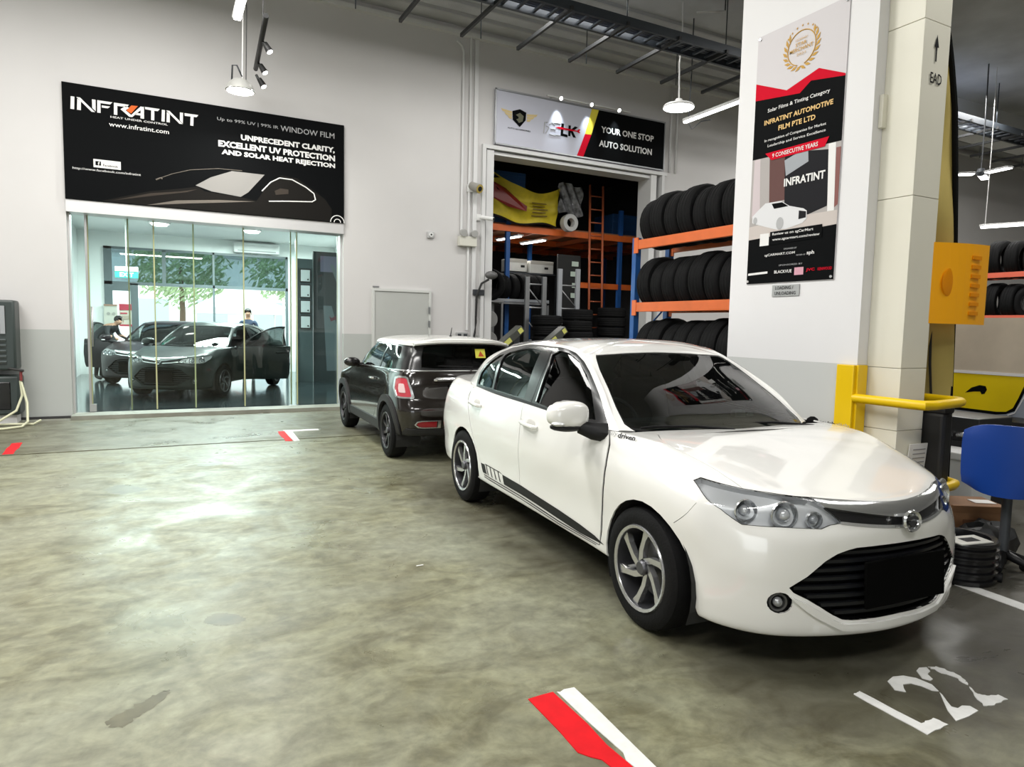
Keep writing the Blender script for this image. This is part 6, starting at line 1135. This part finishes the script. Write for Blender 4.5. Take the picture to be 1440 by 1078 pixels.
b = MB(); b.tube([(-1.68, 11.34, .60), (-1.66, 11.30, .40), (-1.72, 11.22, .20), (-1.95, 11.05, .04), (-2.2, 11.0, .02)], .016, 8); b.tube([(-1.67, 11.33, .58), (-1.60, 11.25, .30), (-1.58, 11.10, .06), (-1.62, 10.90, .02), (-1.80, 10.75, .02), (-2.1, 10.78, .02)], .016, 8); b.tube([(-2.2, 11.1, .02), (-1.8, 11.2, .02), (-1.52, 11.12, .02), (-1.46, 11.28, .05)], .016, 8); b.build('hose_line', HO, t)
MB().tube([(-1.67, 11.45, .72), (-1.67, 11.33, .72), (-1.67, 11.33, .60)], .018, 8).build('tap', mat('tap_red', (.20, .03, .03), .4), t); MB().box((-1.72, 11.32, .755), (.18, .05, .03), (0, .2, 0), .01).build('tap_lever', CABLE, t)
# ---------------------------------------------------------------- loose marks on the concrete
for nm, pts, lb in (('floor_scar', [(-.42, 6.76), (-.30, 6.86), (-.16, 6.70), (-.08, 6.60), (-.20, 6.52), (-.28, 6.48), (-.38, 6.55)], 'dark scar in the concrete at the left middle of the floor'), ('floor_scar', [(.33, 7.52), (.40, 7.62), (.55, 7.60), (.58, 7.50), (.44, 7.44)], 'dark scar in the concrete before the drain line'), ('floor_scar', [(.18, 3.56), (.24, 3.62), (.34, 3.55), (.36, 3.47), (.27, 3.45), (.20, 3.50)], 'brown spot on the open concrete left of the white car'), ('floor_scar', [(-.20, 2.78), (-.12, 2.84), (-.02, 2.92), (.02, 2.90), (-.06, 2.80), (-.14, 2.72)], 'brown spot on the concrete near the bottom left')): tag(poly(jag(rounded(pts, 3), .012, 3), Matrix.Identity(4), mat('scar_brown', (.135, .125, .075), .3, noise=.45, nscale=9), None, nm, .0006), lb, 'stain')
tag(poly([(1.385, 3.84), (1.43, 3.842), (1.43, 3.855), (1.385, 3.853)], Matrix.Identity(4), PAINTW, None, 'paper_scrap', .002, .001), 'tiny white paper scrap lying on the open floor', 'scrap')
# ---------------------------------------------------------------- showroom contents
t = thing('exit_sign', 'green exit sign hanging on a white rod inside the showroom', 'sign'); MB().bx(-.78, -.34, 16.98, 17.04, 2.36, 2.50, .006).build('panel', mat('exit_green', (.03, .36, .26), .4), t); MB().bx(-.78, -.34, 16.96, 17.06, 2.50, 2.60, .006).build('housing', WHITE, t); MB().tube([(-.56, 17.01, 2.6), (-.56, 17.01, 3.7)], .014, 8).build('rod', WIRE, t); text('EXIT', -.56, 2.385, .26, .09, frame((0, 16.978, 0), (1, 0, 0), (0, 0, 1)), PW, t, align='C', bold=.02)
t = thing('notice_poster', 'red and cream notice poster on the showroom back wall', 'poster'); MB().bx(-.86, -.58, 20.32, 20.35, 1.28, 1.86).build('sheet', mat('poster_cream', (.56, .52, .44), .6), t); MB().bx(-.86, -.58, 20.305, 20.318, 1.70, 1.86).build('heading', mat('poster_red', (.42, .03, .06), .5), t); MB().bx(-.86, -.58, 20.305, 20.318, 1.28, 1.33).build('footer', MATS['poster_red'], t); MB().bx(-.83, -.68, 20.305, 20.318, 1.60, 1.635).build('printed_line', MATS['poster_red'], t); MB().bx(-.80, -.64, 20.305, 20.318, 1.46, 1.56).build('printed_block', mat('poster_tan', (.38, .33, .26), .6), t)
t = thing('notice_board', 'pale beige notice board left of the red poster in the showroom', 'board'); MB().bx(-1.20, -.90, 20.3, 20.34, 1.25, 1.84).build('board', mat('board_beige', (.52, .52, .46), .6), t); MB().bx(-1.2, -.9, 20.28, 20.3, 1.80, 1.84).build('rail', mat('rail_brown', (.33, .20, .14), .6), t); [MB().cyl((x, 20.3, 1.60), (x, 20.29, 1.60), .04, 12).build('printed_ring', mat('print_dim', (.33, .33, .30), .6), t) for x in (-1.10, -.98)]
t = thing('ceiling_cassette', 'white ceiling air conditioner in the middle of the showroom ceiling', 'air conditioner'); MB().bx(.3, 1.25, 14.2, 15.1, 3.60, 3.70, .02).build('panel', WHITE, t); MB().bx(.38, 1.17, 14.24, 14.32, 3.588, 3.602).build('louvre', DGREY, t); MB().bx(.38, 1.17, 14.98, 15.06, 3.588, 3.602).build('louvre', DGREY, t); MB().bx(.5, 1.05, 14.4, 14.9, 3.588, 3.602).build('grille', mat('grille_grey', (.5, .5, .5), .5), t)
for i, (x, y) in enumerate(((.1, 17.8), (2.1, 17.8))): t = thing('round_ceiling_lamp', ('round white ceiling lamp, left of the pair near the showroom windows', 'round white ceiling lamp, right of the pair near the showroom windows')[i], 'lamp'); MB().lathe([(0, -.07), (.15, -.06), (.2, 0)], 24, Matrix.Translation((x, y, 3.69))).build('glow_dome', LAMP, t); MB().lathe([(.2, 0), (.23, 0), (.23, -.03), (.2, -.03)], 24, Matrix.Translation((x, y, 3.70))).build('ring', WIRE, t)
t = thing('wall_air_unit', 'long white wall air conditioner above the showroom windows', 'air conditioner'); MB().bx(1.9, 3.1, 20.12, 20.4, 3.36, 3.64, .03).build('case', WHITE, t); MB().bx(2.0, 3.0, 20.11, 20.13, 3.40, 3.43).build('louvre', mat('louvre_grey', (.35, .37, .37), .5), t)
dp = thing('display_wall', 'dark printed display wall at the right side of the showroom', 'display'); MB().bx(3.38, 4.68, 16.9, 17.0, .04, 3.2).build('panel', mat('display_black', (.020, .028, .030), .3), dp); FD = frame((0, 16.898, 0), (1, 0, 0), (0, 0, 1))
poly([(3.62, 1.9), (3.82, 1.9), (4.25, .3), (3.70, .3)], FD, mat('display_road', (.10, .13, .14), .4), dp, 'print'); poly([(3.78, 2.9), (3.86, 2.9), (4.66, .9), (4.66, .6)], FD, mat('display_rail', (.12, .15, .16), .4), dp, 'print', .003); [poly([(4.02+.10*k, 2.55-.28*k), (4.62, 2.62-.28*k), (4.62, 2.46-.28*k), (4.08+.10*k, 2.40-.28*k)], FD, mat('display_olive', (.13, .12, .07), .5), dp, 'print', .004) for k in range(4)]; poly([(3.55, 3.1), (4.66, 3.1), (4.66, 2.72), (3.55, 2.72)], FD, mat('display_violet', (.13, .13, .19), .5), dp, 'print', .002); poly([(3.76, 1.65), (3.82, 1.60), (3.92, 1.66), (3.95, 1.58), (3.80, 1.52)], FD, mat('display_red', (.10, .02, .03), .5), dp, 'print', .004)
for k in range(4): t = thing('certificate', f'{ORD[k]} framed certificate from the top on the dark display wall', 'certificate'); z = 2.60-.37*k; MB().bx(3.05, 3.31, 16.83, 16.86, z-.165, z+.165, .006).build('frame', CABLE, t); MB().bx(3.075, 3.285, 16.822, 16.832, z-.135, z+.135).build('paper', mat('cert_paper', (.55, .60, .61), .6), t); MB().cyl((3.24, 16.822, z-.09), (3.24, 16.815, z-.09), .02, 10).build('seal', CABLE, t)
t = thing('display_post', 'slim grey wall panel carrying the framed certificates', 'panel'); MB().bx(3.0, 3.36, 16.86, 16.9, .04, 3.0).build('panel', mat('post_dark', (.06, .085, .09), .4), t); MB().bx(2.96, 3.0, 16.84, 16.92, .04, 3.68).build('edge', mat('post_pale', (.55, .60, .60), .4), t)
# dark saloons behind the glass
BP = mat('black_green_paint', (.007, .011, .010), .32, 0, coat=.08, spec=.35); BP2 = mat('dark_plum_paint', (.010, .006, .008), .32, 0, coat=.08, spec=.35); DECAL0 = None
def darkcar(loc, rz, label, paint, open_side):
    c = dup(WCAR, loc, rz, label, swap={'pearl_white_paint': paint, 'pearl_white_paint_shade': paint, 'machined_silver': mat('dark_spoke', (.10, .10, .105), .3, .6)})
    for o in list(bpy.data.objects):
        p = o.parent
        if p and (p == c or p.parent == c) and (o.name.startswith('side_stripe') or o.name.startswith('side_lettering')): bpy.data.objects.remove(o)
    for o in kids(c):
        if o.name.startswith('front_door'):
            ys = np.mean([v.co.y for v in o.data.vertices])
            if (ys > 0) == (open_side > 0):
                s = 1 if ys > 0 else -1; H = Vector((-.36, s*.80, 0)); R = Matrix.Rotation(s*radians(62)*-1, 4, 'Z'); o.matrix_parent_inverse = Matrix.Identity(4); o.matrix_basis = Matrix.Translation(H) @ R @ Matrix.Translation(-H)
    return c
h_ = atan2(-.87, -.49)
BCAR = darkcar((.40, 14.30, .04), h_, 'black saloon car with its door open, front one inside the glass showroom', BP, 1)
PCAR = darkcar((-.20, 17.15, .04), h_+.12, 'dark plum saloon behind the black one in the showroom with its door open', BP2, -1)
# ---------------------------------------------------------------- people
def person(label, loc, rz, shirt, trousers, lean=0, bend=0, hair=(.012, .010, .009), arm=.0):
    root = thing('person', label, 'person', loc, rz)
    J = [(0, 0, .95), (.0, 0, 1.12), (.02+lean*.5, 0, 1.30), (.03+lean*.9, 0, 1.44), (.05+lean, 0, 1.52), (.07+lean*1.1, 0, 1.60), (.08+lean*1.15, 0, 1.70)]
    rad = [(.15, .12), (.13, .11), (.16, .12), (.11, .09), (.055, .055), (.075, .085), (.07, .08)]
    E_ = [(i, i+1) for i in range(6)]
    for s in (-1, 1):
        k = len(J); J += [(.02+lean*.8, s*.18, 1.40), (.03+lean*.8+arm*.1, s*.25, 1.13), (.14+lean*.8+arm*.25, s*.22, .93+arm*.25), (.19+lean*.8+arm*.30, s*.21, .86+arm*.28)]; rad += [(.065, .06), (.045, .045), (.034, .034), (.04, .025)]; E_ += [(3, k), (k, k+1), (k+1, k+2), (k+2, k+3)]
        k = len(J); J += [(0, s*.10, .86), (.03, s*.11, .48), (-.02, s*.11, .08), (.13, s*.12, .04)]; rad += [(.095, .095), (.062, .062), (.042, .042), (.05, .035)]; E_ += [(0, k), (k, k+1), (k+1, k+2), (k+2, k+3)]
    bz = lambda z: z if z < .95 else .95+(z-.95)*(1-bend)
    J = [(x, y, bz(z)) for x, y, z in J]
    me = bpy.data.meshes.new('p'); me.from_pydata(J, E_, []); o = bpy.data.objects.new('p', me); COL.objects.link(o); mo = o.modifiers.new('s', 'SKIN')
    for i, v in enumerate(me.skin_vertices[0].data): v.radius = rad[i]; v.use_root = (i == 0)
    o.modifiers.new('d', 'SUBSURF').levels = 2; dg = bpy.context.evaluated_depsgraph_get(); m2 = bpy.data.meshes.new_from_object(o.evaluated_get(dg)); bpy.data.objects.remove(o)
    skin = mat('skin', (.42, .24, .16), .55); m2.materials.clear(); [m2.materials.append(x) for x in (skin, shirt, trousers, CABLE)]
    for f in m2.polygons:
        z = f.center.z; a = abs(f.center.y); f.use_smooth = True
        f.material_index = 3 if z < .11 else 2 if z < .93 and a < .17 else 1 if (z < bz(1.475) and (a < .2 or z > bz(1.12))) else 0
    m2.name = 'body'; put('body', m2, None, root)
    hx = .08+lean*1.12
    hz = bz(1.65)-1.65
    b = MB(); b.ball((hx-.012, 0, 1.685+hz), (.098, .085, .095), 16)
    for v in list(b.bm.verts):
        if v.co.x > hx+.045 and v.co.z < 1.70+hz or v.co.z < 1.62+hz: b.bm.verts.remove(v)
    b.build('hair', mat('hair_black', hair, .6), root)
    b = MB(); b.ball((hx+.095, 0, 1.635+hz), (.016, .012, .02), 8); [b.ball((hx+.0, s*.088, 1.635+hz), (.02, .010, .03), 8) for s in (-1, 1)]; b.build('nose_and_ears', skin, root)
    b = MB(); [b.ball((hx+.078, s*.032, 1.662+hz), (.012, .015, .008), 8) for s in (-1, 1)]; b.build('eyes', CABLE, root); MB().box((hx+.084, 0, 1.588+hz), (.012, .045, .008)).build('mouth', mat('lip', (.28, .10, .08), .5), root)
    return root
person('person in dark clothes leaning in the open door at the left of the showroom', (-1.22, 18.5, .04), radians(-25), mat('shirt_black', (.014, .016, .018), .8), mat('trousers_black', (.012, .012, .014), .8), lean=.36, bend=.38, arm=.3)
person('person in a navy shirt standing behind the black car by the showroom window', (2.12, 18.95, .04), radians(-100), mat('shirt_navy', (.02, .035, .07), .8), mat('trousers_grey', (.05, .05, .055), .8))
# ---------------------------------------------------------------- outside the showroom
tn = thing('white_canopy', 'white pyramid canopy tent standing outside the showroom windows', 'tent'); CT = mat('canopy_white', (.80, .82, .82), .7); a_ = [(1.1, 25), (4.1, 25), (4.1, 28), (1.1, 28)]
b = MB(); b.add([(x, y, 1.95) for x, y in a_]+[(2.6, 26.5, 2.75)]+[(x, y, 1.72) for x, y in a_], [[0, 1, 4], [1, 2, 4], [2, 3, 4], [3, 0, 4]]+[[i, (i+1) % 4, 5+(i+1) % 4, 5+i] for i in range(4)]); b.build('roof', CT, tn)
for x, y in a_: MB().cyl((x, y, 0), (x, y, 1.95), .03, 8).build('pole', WIRE, tn)
def tree(label, x, y, h, r):
    t = thing('tree', label, 'tree', (x, y, 0)); rr = random.Random(int(x*10+y)); MB().tube([(0, 0, 0), (.05, 0, h*.35), (0, .05, h*.7)], [.14, .11, .06], 8).build('trunk', mat('bark', (.12, .08, .05), .8), t)
    b = MB()
    for k in range(1500):
        d = Vector((rr.gauss(0, 1), rr.gauss(0, 1), rr.gauss(0, 1))).normalized()*r*(.35+.65*rr.random()**.4)*rr.uniform(.75, 1.1); c = Vector((0, 0, h*.68))+Vector((d.x, d.y, d.z*.8)); n = Vector((rr.gauss(0, 1), rr.gauss(0, 1), rr.gauss(0, 1))).normalized(); u = n.orthogonal()*.13; w_ = n.cross(u).normalized()*.055; b.add([c-u, c+w_, c+u, c-w_], [[0, 1, 2, 3]])
    o = b.build('leaves', mat('leaf_green', (.42, .55, .30), .6, noise=.4, nscale=3), t); o['kind'] = 'stuff'
tree('leafy green tree outside behind the left showroom window', .9, 31, 5.2, 2.0); tree('leafy green tree outside right of the white canopy', 5.4, 31, 5.6, 2.2); tree('leafy green tree outside at the far left of the showroom window', -3.6, 29, 4.8, 1.8)
t = thing('outdoor_building', 'pale low building across the street outside the showroom', 'building'); MB().bx(-12, 20, 42, 46, 0, 5).build('wall', mat('building_pale', (.80, .82, .82), .7), t); [MB().bx(-10+3*i, -8.4+3*i, 41.95, 42, 1, 2.6).build('window', mat('building_window', (.45, .55, .60), .2), t) for i in range(10)]; MB().bx(-12.2, 20.2, 41.8, 46.2, 5, 5.25).build('roof', mat('building_roof', (.4, .4, .4), .7), t)
for i, x in enumerate((.1, .9)): t = thing('white_bollard', ('white bollard outside, left of the pair beyond the showroom door', 'white bollard outside, right of the pair beyond the showroom door')[i], 'bollard'); MB().cyl((x, 24, 0), (x, 24, 1.0), .07, 12).build('post', WIRE, t); MB().cyl((x, 24, .85), (x, 24, .93), .073, 12).build('band', PR, t)
